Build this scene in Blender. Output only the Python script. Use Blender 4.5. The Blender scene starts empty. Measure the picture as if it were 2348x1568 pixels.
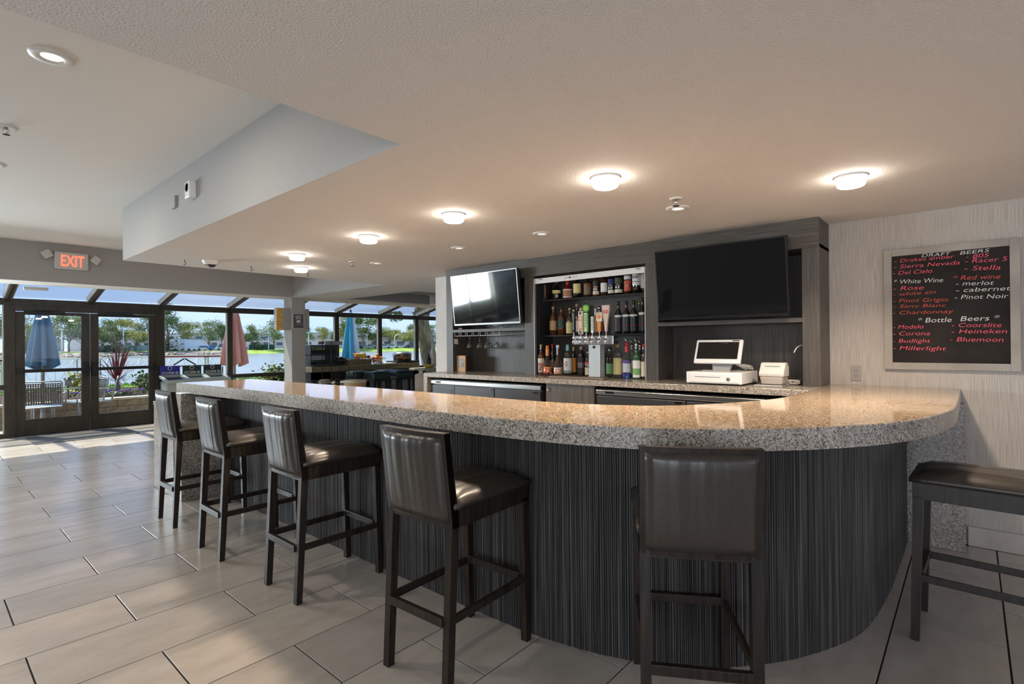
import bpy, bmesh, math, random
from mathutils import Vector, Matrix
random.seed(7)
C = bpy.context.scene.collection
SC = bpy.context.scene
PI = math.pi
# ------------------------------------------------------------------ camera
F_PX = 1205.0
YAW, PITCH, ROLL, HCAM = math.radians(41.16), math.radians(0.20), math.radians(-0.50), 1.45
Fv = Vector((math.cos(YAW)*math.cos(PITCH), math.sin(YAW)*math.cos(PITCH), math.sin(PITCH)))
R0 = Vector((math.sin(YAW), -math.cos(YAW), 0)); U0 = R0.cross(Fv)
Rv = R0*math.cos(ROLL)+U0*math.sin(ROLL); Uv = U0*math.cos(ROLL)-R0*math.sin(ROLL)
CAM = Vector((0, 0, HCAM))
cd = bpy.data.cameras.new('camera'); cam = bpy.data.objects.new('camera', cd); C.objects.link(cam)
cd.sensor_width = 36; cd.lens = F_PX/2348*36; cd.clip_start = 0.05; cd.clip_end = 500
m3 = Matrix((Rv, Uv, -Fv)).transposed(); cam.matrix_world = Matrix.Translation(CAM) @ m3.to_4x4()
SC.camera = cam

def at(ax, v, px, py):
    """point of the real plane axis=v seen at that place of the photograph"""
    r = Fv+(px-1174)/F_PX*Rv-(py-784)/F_PX*Uv
    return CAM+r*((v-CAM[ax])/r[ax])
# ------------------------------------------------------------------ light
SC.view_settings.view_transform = 'Standard'; SC.view_settings.look = 'None'
SC.view_settings.gamma = 1; SC.view_settings.use_curve_mapping = False
SC.view_settings.exposure = 0.36
try:
    SC.cycles.use_denoising = True; SC.cycles.max_bounces = 10; SC.cycles.diffuse_bounces = 5
    SC.cycles.transparent_max_bounces = 16; SC.cycles.sample_clamp_indirect = 6
    SC.cycles.caustics_reflective = False; SC.cycles.caustics_refractive = False
except Exception: pass
w = bpy.data.worlds.new('sky'); SC.world = w; w.use_nodes = True
nt = w.node_tree; nt.nodes.clear()
o = nt.nodes.new('ShaderNodeOutputWorld'); bg = nt.nodes.new('ShaderNodeBackground')
tc = nt.nodes.new('ShaderNodeTexCoord'); sx = nt.nodes.new('ShaderNodeSeparateXYZ'); rp = nt.nodes.new('ShaderNodeValToRGB')
nt.links.new(tc.outputs['Generated'], sx.inputs[0]); nt.links.new(sx.outputs['Z'], rp.inputs[0])
e = rp.color_ramp.elements
e[0].position = 0.0; e[0].color = (.42, .54, .78, 1); e[1].position = .75; e[1].color = (.16, .34, .72, 1)
a_ = e.new(.12); a_.color = (.29, .43, .74, 1); a_ = e.new(.3); a_.color = (.22, .37, .69, 1)
ns = nt.nodes.new('ShaderNodeTexNoise'); ns.inputs['Scale'].default_value = 2.2; ns.inputs['Detail'].default_value = 6
mp = nt.nodes.new('ShaderNodeMapping'); mp.inputs['Scale'].default_value = (1, 1, 4)
nt.links.new(tc.outputs['Generated'], mp.inputs[0]); nt.links.new(mp.outputs[0], ns.inputs['Vector'])
cr = nt.nodes.new('ShaderNodeValToRGB'); cr.color_ramp.elements[0].position = .48; cr.color_ramp.elements[1].position = .8
mx = nt.nodes.new('ShaderNodeMixRGB'); mx.inputs[2].default_value = (.56, .63, .76, 1)
nt.links.new(ns.outputs['Fac'], cr.inputs[0]); nt.links.new(cr.outputs[0], mx.inputs[0]); nt.links.new(rp.outputs[0], mx.inputs[1])
nt.links.new(mx.outputs[0], bg.inputs[0]); bg.inputs[1].default_value = 1.5; nt.links.new(bg.outputs[0], o.inputs[0])

def light(name, kind, loc, rot, energy, color, **kw):
    d = bpy.data.lights.new(name, kind); d.energy = energy; d.color = color
    for k, v in kw.items(): setattr(d, k, v)
    ob = bpy.data.objects.new(name, d); C.objects.link(ob); ob.location = loc; ob.rotation_euler = rot
    return ob
def aim(v):  # euler that turns -Z towards v
    return Vector(v).to_track_quat('-Z', 'Y').to_euler()
light('sun', 'SUN', (0, 20, 20), aim((.42, -1, -2.1)), 6.5, (1, .93, .82), angle=.02)
# fill lamps added at unseen window positions behind and beside the camera
light('daylight_fill_left', 'AREA', (-4.75, -1.0, 1.45), aim((1, 0, -.03)), 150, (.86, .93, 1), shape='RECTANGLE', size=5, size_y=1.9)
light('warm_fill_near', 'AREA', (1.5, -3.7, 1.45), aim((0, 1, 0)), 16, (1, .82, .62), shape='RECTANGLE', size=5, size_y=1.8)

for i_, x_ in enumerate((-3.15, -1.95, -.76)):   # added lamps standing in for bright sky outside sunroom panes left of view
    light('daylight_fill_sunroom', 'AREA', (x_, 12.0, 1.75), aim((.12, -1, -.03)), 190, (.84, .92, 1), shape='RECTANGLE', size=1.08, size_y=1.0)
# ------------------------------------------------------------------ materials
MATS = {}
def nodes(m):
    return m.node_tree.nodes, m.node_tree.links
def mat(name, col, rough=.5, metal=0, spec=.5, emit=None, estr=0, trans=0, coat=0):
    if name in MATS: return MATS[name]
    m = bpy.data.materials.new(name); m.use_nodes = True
    b = m.node_tree.nodes['Principled BSDF']
    b.inputs['Base Color'].default_value = (*col, 1); b.inputs['Roughness'].default_value = rough
    b.inputs['Metallic'].default_value = metal; b.inputs['Specular IOR Level'].default_value = spec
    if emit: b.inputs['Emission Color'].default_value = (*emit, 1); b.inputs['Emission Strength'].default_value = estr
    if trans: b.inputs['Transmission Weight'].default_value = trans
    if coat: b.inputs['Coat Weight'].default_value = coat; b.inputs['Coat Roughness'].default_value = .1
    MATS[name] = m; return m
def tex(m, kind, scale, mapping=(1, 1, 1), coord='Object', detail=4, dist=0, rough=.5, rot=(0, 0, 0)):
    N, L = nodes(m)
    t = N.new('ShaderNodeTexCoord'); mp = N.new('ShaderNodeMapping'); mp.inputs['Scale'].default_value = mapping
    mp.inputs['Rotation'].default_value = rot
    L.new(t.outputs[coord], mp.inputs[0])
    if kind == 'noise':
        n = N.new('ShaderNodeTexNoise'); n.inputs['Scale'].default_value = scale; n.inputs['Detail'].default_value = detail
        n.inputs['Distortion'].default_value = dist; n.inputs['Roughness'].default_value = rough
        L.new(mp.outputs[0], n.inputs['Vector']); return n.outputs['Fac']
    n = N.new('ShaderNodeTexVoronoi'); n.inputs['Scale'].default_value = scale
    L.new(mp.outputs[0], n.inputs['Vector']); return n.outputs['Distance']
def ramp(m, fac, stops, to='Base Color'):
    N, L = nodes(m); r = N.new('ShaderNodeValToRGB'); el = r.color_ramp.elements
    while len(el) < len(stops): el.new(.5)
    for i, (p, c) in enumerate(stops): el[i].position = p; el[i].color = (*c, 1)
    L.new(fac, r.inputs[0])
    if to: L.new(r.outputs[0], N['Principled BSDF'].inputs[to])
    return r.outputs[0]
def bump(m, fac, strength, dist=.01):
    N, L = nodes(m); b = N.new('ShaderNodeBump'); b.inputs['Strength'].default_value = strength; b.inputs['Distance'].default_value = dist
    L.new(fac, b.inputs['Height']); L.new(b.outputs[0], N['Principled BSDF'].inputs['Normal'])
def mixc(m, a, b, fac, mode='MIX'):
    N, L = nodes(m); x = N.new('ShaderNodeMixRGB'); x.blend_type = mode
    for i, v in ((1, a), (2, b), (0, fac)):
        if isinstance(v, (int, float)): x.inputs[i].default_value = v
        elif isinstance(v, tuple): x.inputs[i].default_value = (*v, 1)
        else: L.new(v, x.inputs[i])
    return x.outputs[0]

def noisy(name, c1, c2, scale, mapping=(1, 1, 1), rough=.5, bmp=0, bd=.005, detail=4, dist=0, spec=.5, lo=.35, hi=.65, coord='Object', metal=0):
    if name in MATS: return MATS[name]
    m = mat(name, c1, rough, metal, spec); f = tex(m, 'noise', scale, mapping, detail=detail, dist=dist, coord=coord)
    ramp(m, f, [(lo, c1), (hi, c2)])
    if bmp: bump(m, f, bmp, bd)
    return m
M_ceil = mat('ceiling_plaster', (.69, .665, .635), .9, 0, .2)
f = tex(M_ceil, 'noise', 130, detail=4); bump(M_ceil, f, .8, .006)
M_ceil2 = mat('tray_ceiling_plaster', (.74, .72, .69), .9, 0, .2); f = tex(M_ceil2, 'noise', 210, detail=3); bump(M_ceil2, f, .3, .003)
M_soffit = mat('taupe_soffit_lit', (.37, .36, .35), .85, 0, .2); f = tex(M_soffit, 'noise', 210, detail=3); bump(M_soffit, f, .3, .003)  # same taupe paint as the header, with the soffit's light in the tone
M_paper = noisy('woven_wallpaper', (.35, .32, .285), (.49, .455, .41), 1, (1, 230, 5), .8, .35, .002, detail=5)
M_white = noisy('white_wall_paint', (.66, .65, .63), (.72, .71, .69), 8, rough=.8)
M_tile = mat('porcelain_tile', (.3, .27, .24), .3, 0, .75)
N_, L_ = nodes(M_tile)
gp_ = N_.new('ShaderNodeNewGeometry'); oi = N_.new('ShaderNodeObjectInfo'); cb_ = N_.new('ShaderNodeCombineXYZ'); ml_ = N_.new('ShaderNodeMath'); ml_.operation = 'MULTIPLY'; ml_.inputs[1].default_value = 37
L_.new(oi.outputs['Random'], ml_.inputs[0]); L_.new(ml_.outputs[0], cb_.inputs[2]); va_ = N_.new('ShaderNodeVectorMath'); L_.new(gp_.outputs['Position'], va_.inputs[0]); L_.new(cb_.outputs[0], va_.inputs[1])
mpn = N_.new('ShaderNodeMapping'); mpn.inputs['Scale'].default_value = (1, 2.6, 1); L_.new(va_.outputs[0], mpn.inputs[0])
nz = N_.new('ShaderNodeTexNoise'); nz.inputs['Scale'].default_value = 3.2; nz.inputs['Detail'].default_value = 8; nz.inputs['Roughness'].default_value = .6; L_.new(mpn.outputs[0], nz.inputs['Vector']); f1 = nz.outputs['Fac']
c1 = ramp(M_tile, f1, [(.3, (.34, .30, .262)), (.5, (.385, .345, .305)), (.72, (.42, .385, .345))], to=None)
r2 = N_.new('ShaderNodeValToRGB'); r2.color_ramp.elements[0].color = (.86, .86, .86, 1); r2.color_ramp.elements[1].color = (1.1, 1.08, 1.06, 1)
L_.new(oi.outputs['Random'], r2.inputs[0]); c2 = mixc(M_tile, c1, r2.outputs[0], 1.0, 'MULTIPLY'); L_.new(c2, N_['Principled BSDF'].inputs['Base Color'])
ramp(M_tile, f1, [(.3, (.23, .23, .23)), (.7, (.27, .27, .27))], to='Roughness')
M_grout = mat('dark_grout', (.03, .024, .02), .95)
def granite(name, cols, rough, sc=55, mapping=(1, 1, 1), dist=2.4):
    m = mat(name, cols[1], rough, 0, .5 if rough > .15 else .85)
    f = tex(m, 'noise', sc, mapping, detail=3, dist=dist, rough=.55)
    a = ramp(m, f, [(.36, cols[0]), (.44, cols[1]), (.52, cols[2]), (.62, cols[3])], to=None)
    g = tex(m, 'noise', sc*1.9, mapping, detail=2, dist=1.6); b = ramp(m, g, [(.36, (.18, .16, .14)), (.45, (1, 1, 1))], to=None)
    N, L = nodes(m); L.new(mixc(m, a, b, .8, 'MULTIPLY'), N['Principled BSDF'].inputs['Base Color'])
    return m
M_gran = granite('granite_warm_lit', [(.05, .035, .025), (.27, .195, .13), (.42, .32, .215), (.52, .42, .30)], .07, 40, (1, 1.7, 1))  # warm lamplight on the bar top is put into this tone
M_gran_side = granite('granite_cool_lit', [(.06, .048, .038), (.21, .18, .15), (.36, .325, .28), (.50, .46, .405)], .22, 60)  # same stone, greyer: cool daylight on the edge is put into the colour
M_gran_dark = granite('dark_serving_granite', [(.03, .02, .01), (.13, .10, .06), (.25, .20, .12), (.4, .33, .2)], .2, 60)
M_rib = mat('ribbed_reed_panel', (.05, .045, .042), .5, 0, .3)
f = tex(M_rib, 'noise', 1, (110, 110, 1.1), detail=2, rough=.6)
ramp(M_rib, f, [(.30, (.012, .012, .014)), (.48, (.040, .038, .037)), (.62, (.085, .078, .070)), (.75, (.15, .13, .11))])
M_lam = mat('grey_brown_laminate', (.1, .09, .08), .45)
f = tex(M_lam, 'noise', 1, (150, 150, 2.6), detail=6, rough=.65); ramp(M_lam, f, [(.33, (.034, .028, .023)), (.5, (.066, .057, .048)), (.68, (.118, .105, .09))]); bump(M_lam, f, .25, .002)
M_lamh = mat('grey_brown_laminate_level', (.1, .09, .08), .45)
f = tex(M_lamh, 'noise', 1, (150, 2.6, 150), detail=6, rough=.65); ramp(M_lamh, f, [(.33, (.036, .03, .025)), (.5, (.068, .059, .05)), (.68, (.118, .105, .09))]); bump(M_lamh, f, .25, .002)
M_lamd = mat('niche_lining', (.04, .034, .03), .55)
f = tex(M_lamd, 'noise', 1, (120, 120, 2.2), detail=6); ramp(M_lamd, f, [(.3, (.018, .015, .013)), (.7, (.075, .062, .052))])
M_frame = noisy('bronze_anodised_frame', (.030, .024, .016), (.046, .037, .025), 20, (1, 1, .2), .38, metal=.25)
M_framel = noisy('weathered_bronze_bar', (.30, .27, .20), (.42, .38, .30), 16, (1, 1, .3), .4, metal=.35)
M_black = mat('black_metal', (.012, .012, .012), .35, .4); M_blackp = mat('black_plastic', (.02, .02, .021), .4)
M_stool = noisy('espresso_stained_wood', (.010, .007, .005), (.026, .018, .013), 1, (60, 60, 4), .36, .15, .001, detail=6, spec=.32)
M_leather = noisy('charcoal_brown_leather', (.026, .021, .017), (.040, .033, .027), 170, rough=.36, bmp=.12, bd=.001)
_N, _L = nodes(M_leather); _w = tex(M_leather, 'noise', 1, (3, 17, .9), detail=1); _b = _N.new('ShaderNodeBump'); _b.inputs['Strength'].default_value = .55; _b.inputs['Distance'].default_value = .02; _L.new(_w, _b.inputs['Height'])
_L.new(_b.outputs[0], _N['Principled BSDF'].inputs['Normal']); _N['Principled BSDF'].inputs['Roughness'].default_value = .33
M_steel = noisy('brushed_steel', (.40, .40, .39), (.54, .54, .53), 1, (40, 1, 90), .28, metal=1)
M_chrome = mat('chrome', (.8, .8, .8), .08, 1)
M_wht = mat('white_plastic', (.80, .79, .77), .35); M_off = mat('off_white_plastic', (.62, .60, .56), .4)
M_wmet = mat('white_powder_coat', (.75, .75, .73), .4)
M_grey = mat('silver_plastic', (.42, .42, .42), .35, .4)
M_screen = mat('black_glass_screen', (.006, .006, .007), .045, 0, .55, coat=.2)
M_slate = noisy('chalkboard_black', (.014, .011, .009), (.024, .019, .016), 5, rough=.6, spec=.15)
M_fr = noisy('grey_wood_frame', (.25, .225, .19), (.36, .33, .29), 1, (60, 3, 3), .55)
def glassmat(name, tint=(1, 1, 1), fres=1.45, rough=0.0, pw=4.0):
    m = bpy.data.materials.new(name); m.use_nodes = True; N, L = nodes(m); N.clear()
    o = N.new('ShaderNodeOutputMaterial'); t = N.new('ShaderNodeBsdfTransparent'); g = N.new('ShaderNodeBsdfGlossy'); x = N.new('ShaderNodeMixShader'); lw_ = N.new('ShaderNodeLayerWeight'); pw_ = N.new('ShaderNodeMath'); pw_.operation = 'POWER'; pw_.inputs[1].default_value = pw; fr = N.new('ShaderNodeMath'); fr.operation = 'MULTIPLY_ADD'; fr.inputs[1].default_value = .9; fr.inputs[2].default_value = .03*(fres-1)/.3
    L.new(lw_.outputs['Facing'], pw_.inputs[0]); L.new(pw_.outputs[0], fr.inputs[0])
    t.inputs[0].default_value = (*tint, 1); g.inputs['Roughness'].default_value = rough
    L.new(fr.outputs[0], x.inputs[0]); L.new(t.outputs[0], x.inputs[1]); L.new(g.outputs[0], x.inputs[2]); L.new(x.outputs[0], o.inputs[0])
    MATS[name] = m; return m
M_glass = glassmat('window_glass', (.96, .98, .97), 1.3)
M_cglass = glassmat('clear_glassware', (.90, .92, .91), 1.9, pw=1.7)
def em(name, col, s): return mat(name, col, .5, emit=col, estr=s)

# ------------------------------------------------------------------ mesh builder
class MB:
    def __init__(s): s.v = []; s.f = []; s.mi = []; s.sm = []
    def add(s, vs, fs, mi=0, smooth=False):
        n = len(s.v); s.v += [tuple(v) for v in vs]; s.f += [tuple(n+i for i in f) for f in fs]; s.mi += [mi]*len(fs); s.sm += [smooth]*len(fs); return s
    def box(s, x0, y0, z0, x1, y1, z1, mi=0, M=None):
        if x0 > x1: x0, x1 = x1, x0
        if y0 > y1: y0, y1 = y1, y0
        if z0 > z1: z0, z1 = z1, z0
        vs = [Vector((x, y, z)) for z in (z0, z1) for y in (y0, y1) for x in (x0, x1)]
        if M: vs = [M @ v for v in vs]
        return s.add(vs, [(0, 2, 3, 1), (4, 5, 7, 6), (0, 1, 5, 4), (2, 6, 7, 3), (0, 4, 6, 2), (1, 3, 7, 5)], mi)
    def hexa(s, a, b, mi=0):  # two quads of 4 points joined
        return s.add(list(a)+list(b), [(3, 2, 1, 0), (4, 5, 6, 7), (0, 1, 5, 4), (1, 2, 6, 5), (2, 3, 7, 6), (3, 0, 4, 7)], mi)
    def prism(s, poly, z0, z1, mi=0, mside=None):
        n = len(poly); vs = [(x, y, z0) for x, y in poly]+[(x, y, z1) for x, y in poly]
        s.add(vs, [tuple(reversed(range(n))), tuple(range(n, 2*n))], mi)
        return s.add(vs, [(i, (i+1) % n, n+(i+1) % n, n+i) for i in range(n)], mi if mside is None else mside)
    def lathe(s, prof, c=(0, 0, 0), n=20, mi=0, a0=0, a1=2*PI, M=None, smooth=True, sx=1, sy=1):
        full = abs(a1-a0-2*PI) < 1e-6; k = n if full else n+1; vs = []
        for r, z in prof:
            for i in range(k):
                a = a0+(a1-a0)*i/n; v = Vector((c[0]+r*math.cos(a)*sx, c[1]+r*math.sin(a)*sy, c[2]+z)); vs.append(M @ v if M else v)
        fs = []
        for j in range(len(prof)-1):
            for i in range(n):
                i2 = (i+1) % k; fs.append((j*k+i, j*k+i2, (j+1)*k+i2, (j+1)*k+i))
        return s.add(vs, fs, mi, smooth)
    def cyl(s, c, r, h, n=20, mi=0, r2=None, M=None):
        r2 = r if r2 is None else r2
        s.lathe([(r, 0), (r2, h)], c, n, mi, M=M)
        return s.lathe([(0.0001, 0), (r, 0)], c, n, mi, M=M, smooth=False).lathe([(r2, h), (0.0001, h)], c, n, mi, M=M, smooth=False)
    def tube(s, pts, r, n=8, mi=0, closed=False):
        pts = [Vector(p) for p in pts]; m = len(pts); rings = []; up = None
        for i, p in enumerate(pts):
            if closed: d = pts[(i+1) % m]-pts[i-1]
            else: d = pts[min(i+1, m-1)]-pts[max(i-1, 0)]
            d.normalize()
            if up is None: up = Vector((0, 0, 1)) if abs(d.z) < .9 else Vector((1, 0, 0))
            x = d.cross(up).normalized(); y = x.cross(d).normalized(); up = y
            rr = r[i] if isinstance(r, (list, tuple)) else r
            rings.append([p+(x*math.cos(2*PI*k/n)+y*math.sin(2*PI*k/n))*rr for k in range(n)])
        vs = [v for rg in rings for v in rg]; fs = []
        for i in range(m if closed else m-1):
            j = (i+1) % m
            for k in range(n): fs.append((i*n+k, i*n+(k+1) % n, j*n+(k+1) % n, j*n+k))
        s.add(vs, fs, mi, True)
        if not closed: s.add(vs[:n], [tuple(reversed(range(n)))], mi); s.add(vs[-n:], [tuple(range(n))], mi)
        return s
    def bar(s, a, b, wx, wy, mi=0, up=(0, 0, 1), wx2=None, wy2=None):
        a, b = Vector(a), Vector(b); d = (b-a).normalized(); u = Vector(up)
        if abs(d.dot(u)) > .95: u = Vector((0, 1, 0))
        x = d.cross(u).normalized(); y = x.cross(d)
        A = [a+x*i*wx/2+y*j*wy/2 for i, j in ((-1, -1), (1, -1), (1, 1), (-1, 1))]
        wx2 = wx2 or wx; wy2 = wy2 or wy
        B = [b+x*i*wx2/2+y*j*wy2/2 for i, j in ((-1, -1), (1, -1), (1, 1), (-1, 1))]
        return s.hexa(A, B, mi)
    def build(s, name, mats, parent=None, bevel=0, loc=None, seg=2):
        if not isinstance(mats, (list, tuple)): mats = [mats]
        off = Vector(loc) if loc is not None else (Vector(parent['_o']) if parent is not None and '_o' in parent else Vector((0, 0, 0)))
        me = bpy.data.meshes.new(name)
        me.from_pydata([tuple(Vector(v)-off) for v in s.v], [], s.f)
        for m in mats: me.materials.append(m)
        me.polygons.foreach_set('material_index', s.mi); me.polygons.foreach_set('use_smooth', s.sm)
        bm = bmesh.new(); bm.from_mesh(me); bmesh.ops.remove_doubles(bm, verts=bm.verts, dist=1e-5)
        bmesh.ops.recalc_face_normals(bm, faces=bm.faces)
        if bevel:
            ed = [e for e in bm.edges if len(e.link_faces) == 2 and e.calc_face_angle(0) > .6]
            bmesh.ops.bevel(bm, geom=ed, offset=bevel, segments=seg, affect='EDGES', profile=.5, clamp_overlap=True)
        bm.to_mesh(me); bm.free(); me.update()
        ob = bpy.data.objects.new(name, me); C.objects.link(ob)
        if parent is not None:
            ob.parent = parent; ob['_o'] = tuple(off)
        else:
            ob.location = off; ob['_o'] = tuple(off)
        return ob
def tag(ob, label=None, cat=None, group=None, kind=None):
    if label: ob['label'] = label
    if cat: ob['category'] = cat
    if group: ob['group'] = group
    if kind: ob['kind'] = kind
    return ob
def thing(name, label, cat, loc=(0, 0, 0), group=None, rz=0):
    ob = bpy.data.objects.new(name, None); C.objects.link(ob); ob.location = loc; ob.rotation_euler = (0, 0, rz)
    ob.empty_display_size = .1; ob['_o'] = (0, 0, 0) if rz else tuple(loc); return tag(ob, label, cat, group)
def local(name, label, cat, loc, group=None, rz=0):   # children are modelled about the origin
    ob = thing(name, label, cat, loc, group, rz); ob['_o'] = (0, 0, 0); return ob
def struct(name, mb, m, parent=None, bevel=0):
    ob = mb.build(name, m, parent, bevel)
    if parent is None: ob['kind'] = 'structure'
    return ob
def dup(root, loc=None, rz=None, label=None, group=None, parent=None):
    r = root.copy(); C.objects.link(r)
    if loc is not None: r.location = loc
    if rz is not None: r.rotation_euler = (0, 0, rz)
    if label: r['label'] = label
    if group: r['group'] = group
    if parent is not None: r.parent = parent
    for ch in list(root.children): dup(ch, parent=r)
    return r
def text(name, s, loc, h, mats, parent=None, face='-X', ext=.0004, wid=None, right=None, up=None, bold=0, shear=0):
    cu = bpy.data.curves.new(name, 'FONT'); cu.body = s; cu.size = h*1.4; cu.extrude = ext; cu.offset = bold; cu.shear = shear
    cu.resolution_u = 3
    ob = bpy.data.objects.new(name, cu); C.objects.link(ob); cu.materials.append(mats)
    if face == '-X': X, Y = Vector((0, -1, 0)), Vector((0, 0, 1))
    elif face == '-Y': X, Y = Vector((1, 0, 0)), Vector((0, 0, 1))
    if right is not None: X = Vector(right).normalized()
    if up is not None: Y = Vector(up).normalized()
    Z = X.cross(Y).normalized(); Y = Z.cross(X)
    sx = 1
    if wid:
        bpy.context.view_layer.update(); wd = ob.dimensions.x
        if wd > 1e-5: sx = wid/wd
    off = Vector(parent['_o']) if parent is not None else Vector((0, 0, 0))
    M = Matrix((X, Y, Z)).transposed().to_4x4() @ Matrix.Diagonal((sx, 1, 1, 1))
    me = bpy.data.meshes.new_from_object(ob); me.transform(M); bpy.data.objects.remove(ob)
    if not me.materials: me.materials.append(mats)
    mo = bpy.data.objects.new(name, me); C.objects.link(mo); mo.location = Vector(loc)-off
    if parent is not None: mo.parent = parent
    return mo
def spline(pts, step=.02):
    out = []; P = [Vector(p).to_3d() for p in pts]
    for i in range(len(P)-1):
        p0 = P[max(i-1, 0)]; p1 = P[i]; p2 = P[i+1]; p3 = P[min(i+2, len(P)-1)]
        n = max(2, int((p2-p1).length/step))
        for k in range(n):
            t = k/n
            out.append(.5*((2*p1)+(-p0+p2)*t+(2*p0-5*p1+4*p2-p3)*t*t+(-p0+3*p1-3*p2+p3)*t**3))
    out.append(P[-1]); return out

# ------------------------------------------------------------------ room shell
ZL, ZH = 2.40, 2.97
fl = struct('floor', MB().box(-5, -4, -.12, 12, 11.9, -.007), M_grout)
TW, TL = .4335, .868
rest = MB(); ntile = 0; protos = {}
def tilemesh(lx, ly):
    key = (round(lx, 3), round(ly, 3))
    if key not in protos:
        ob = MB().box(-lx/2, -ly/2, -.007, lx/2, ly/2, 0).build('floor_tile', M_tile, None, .0006, seg=1); protos[key] = ob.data; bpy.data.objects.remove(ob)
    return protos[key]
for k in range(-9, 28):
    y0 = -.1175+TW*k; y1 = min(y0+TW, 11.86)
    if y0 > 11.8: continue
    y0 = max(y0, -3.99)
    off = 1.218 if k % 2 else 1.652
    for j in range(-9, 14):
        x0 = off+TL*j; x1 = x0+TL
        x0c, x1c = max(x0, -4.99), min(x1, 11.9 if y0 > 5.6 else 4.9)
        if x1c-x0c < .03: continue
        cx, cy = (x0c+x1c)/2, (y0+y1)/2; d = Vector((cx, cy, 0))
        fw = d.dot(Fv); sd = d.dot(Rv)
        vis = fw > .9 and abs(sd/fw) < 1.12 and not (cx > 2.6 and .5 < cy < 5.2)
        g = .0075
        if vis and ntile < 290:
            ob = bpy.data.objects.new('floor_tile', tilemesh(x1c-x0c-g, y1-y0-g)); C.objects.link(ob); ob.location = (cx, cy, 0); ob.parent = fl; ntile += 1
        else: rest.box(x0c+g/2, y0+g/2, -.007, x1c-g/2, y1-g/2, 0)
rf = rest.build('floor_tile', M_tile, fl); rf['kind'] = 'stuff'
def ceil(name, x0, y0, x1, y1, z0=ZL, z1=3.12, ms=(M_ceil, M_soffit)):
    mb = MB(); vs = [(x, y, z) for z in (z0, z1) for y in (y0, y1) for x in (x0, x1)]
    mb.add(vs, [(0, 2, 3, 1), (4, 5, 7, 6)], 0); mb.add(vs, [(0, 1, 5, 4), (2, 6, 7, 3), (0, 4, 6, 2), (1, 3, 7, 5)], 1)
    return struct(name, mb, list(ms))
ceil('ceiling', -5, -4, 5.2, 2.03)
ceil('ceiling', 1.53, 2.03, 4.93, 6.98)
ceil('ceiling', 4.93, 2.03, 12, 7.42)
ceil('ceiling', 4.93, 7.42, 5.92, 10.65); ceil('ceiling', 5.92, 9.65, 12, 10.65)
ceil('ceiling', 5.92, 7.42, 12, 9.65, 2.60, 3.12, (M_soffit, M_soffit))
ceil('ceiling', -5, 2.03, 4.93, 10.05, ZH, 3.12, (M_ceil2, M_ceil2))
mb = MB(); vs = [(x, y, z) for z in (ZL, 3.12) for y in (10.03, 10.65) for x in (-5, 4.93)]
mb.add(vs, [(0, 2, 3, 1), (4, 5, 7, 6)], 0); mb.add(vs, [(0, 1, 5, 4), (2, 6, 7, 3), (0, 4, 6, 2), (1, 3, 7, 5)], 1)
struct('wall_header', mb, [M_ceil2, mat('taupe_header_lit', (.42, .395, .375), .8, 0, .2)])  # soffit paint again, its different light put into the colour
# right wall with the chalkboard, its end, and the wall behind the bar cabinets
struct('wall_right', MB().box(4.93, -4, 0, 5.2, 5.0, ZL), M_paper); struct('wall_right_lit_end', MB().box(4.93, 5.0, 0, 5.2, 5.75, ZL), M_white)  # end is the same wall; white puts the window light into its colour
struct('wall_back', MB().box(5.2, 5.6, 0, 12, 5.75, ZL), M_white)
struct('wall_far_right', MB().box(12, 5.6, 0, 12.15, 11.75, ZL), M_white)
struct('baseboard_right', MB().box(4.905, -4, 0, 4.93, .03, .135), M_tile, bevel=.002)
# near and left walls behind the camera, each with a row of real openings
def wall_open(name, axis, v, a0, a1, t, z0, z1, n, m):
    mb = MB(); pw = .35; L = (a1-a0); seg = (L-pw)/n
    def bx(p0, p1, q0, q1):
        if axis == 0: mb.box(v, p0, q0, v+t, p1, q1)
        else: mb.box(p0, v, q0, p1, v+t, q1)
    bx(a0, a1, 0, z0); bx(a0, a1, z1, 3.1)
    for i in range(n+1): bx(a0+seg*i, a0+seg*i+pw, z0, z1)
    return struct(name, mb, m)
wall_open('wall_left', 0, -5.15, -4, 1.6, .15, .5, 2.25, 3, mat('dark_taupe_wall', (.16, .15, .14), .8))
struct('wall_left_far', MB().box(-5.15, 1.6, 0, -5.0, 10.6, 3.1), MATS['dark_taupe_wall'])
wall_open('wall_near', 1, -4.15, -5, 5.2, .15, .6, 2.25, 4, M_white)
# pillar at the corner of the header
struct('trim_1', MB().box(4.93, 10.06, 0, 5.21, 10.38, ZL), noisy('grey_pillar_paint', (.40, .385, .36), (.43, .415, .39), 5, rough=.7), bevel=.004)

# ------------------------------------------------------------------ sunroom glazing
YW, ZE = 11.75, 2.20
JX = [-4.95, -3.75, -2.55, -1.35, -.17, 1.03, 3.17, 4.41, 5.65, 6.88, 8.13, 9.35, 10.57, 11.8]
sun = MB()
struct('trim_2', MB().box(-5, YW-.06, ZE-.05, 12, YW+.07, ZE+.06), M_frame, bevel=.004)          # eave beam
struct('trim_3', MB().box(-5, 10.65, ZL+.02, 12, 10.74, ZL+.16), M_frame)                       # ridge beam against the header
def rafter(x):
    mb = MB()
    for dx, wd, dz, mi in ((-.045, .022, .02, 1), (.0, .05, -.015, 0), (.045, .022, .02, 1)):
        mb.bar((x+dx, YW-.03, ZE+.06+dz), (x+dx, 10.66, ZL+.10+dz), wd, .09, mi)
    ob = mb.build('rafter', [M_frame, M_framel]); ob['kind'] = 'structure'; return ob
RX = [x for x in JX[:6]]+[2.09]+JX[6:]
for i, x in enumerate(RX): o_ = rafter(x); o_.name = 'trim_%d' % (10+i)
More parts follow.
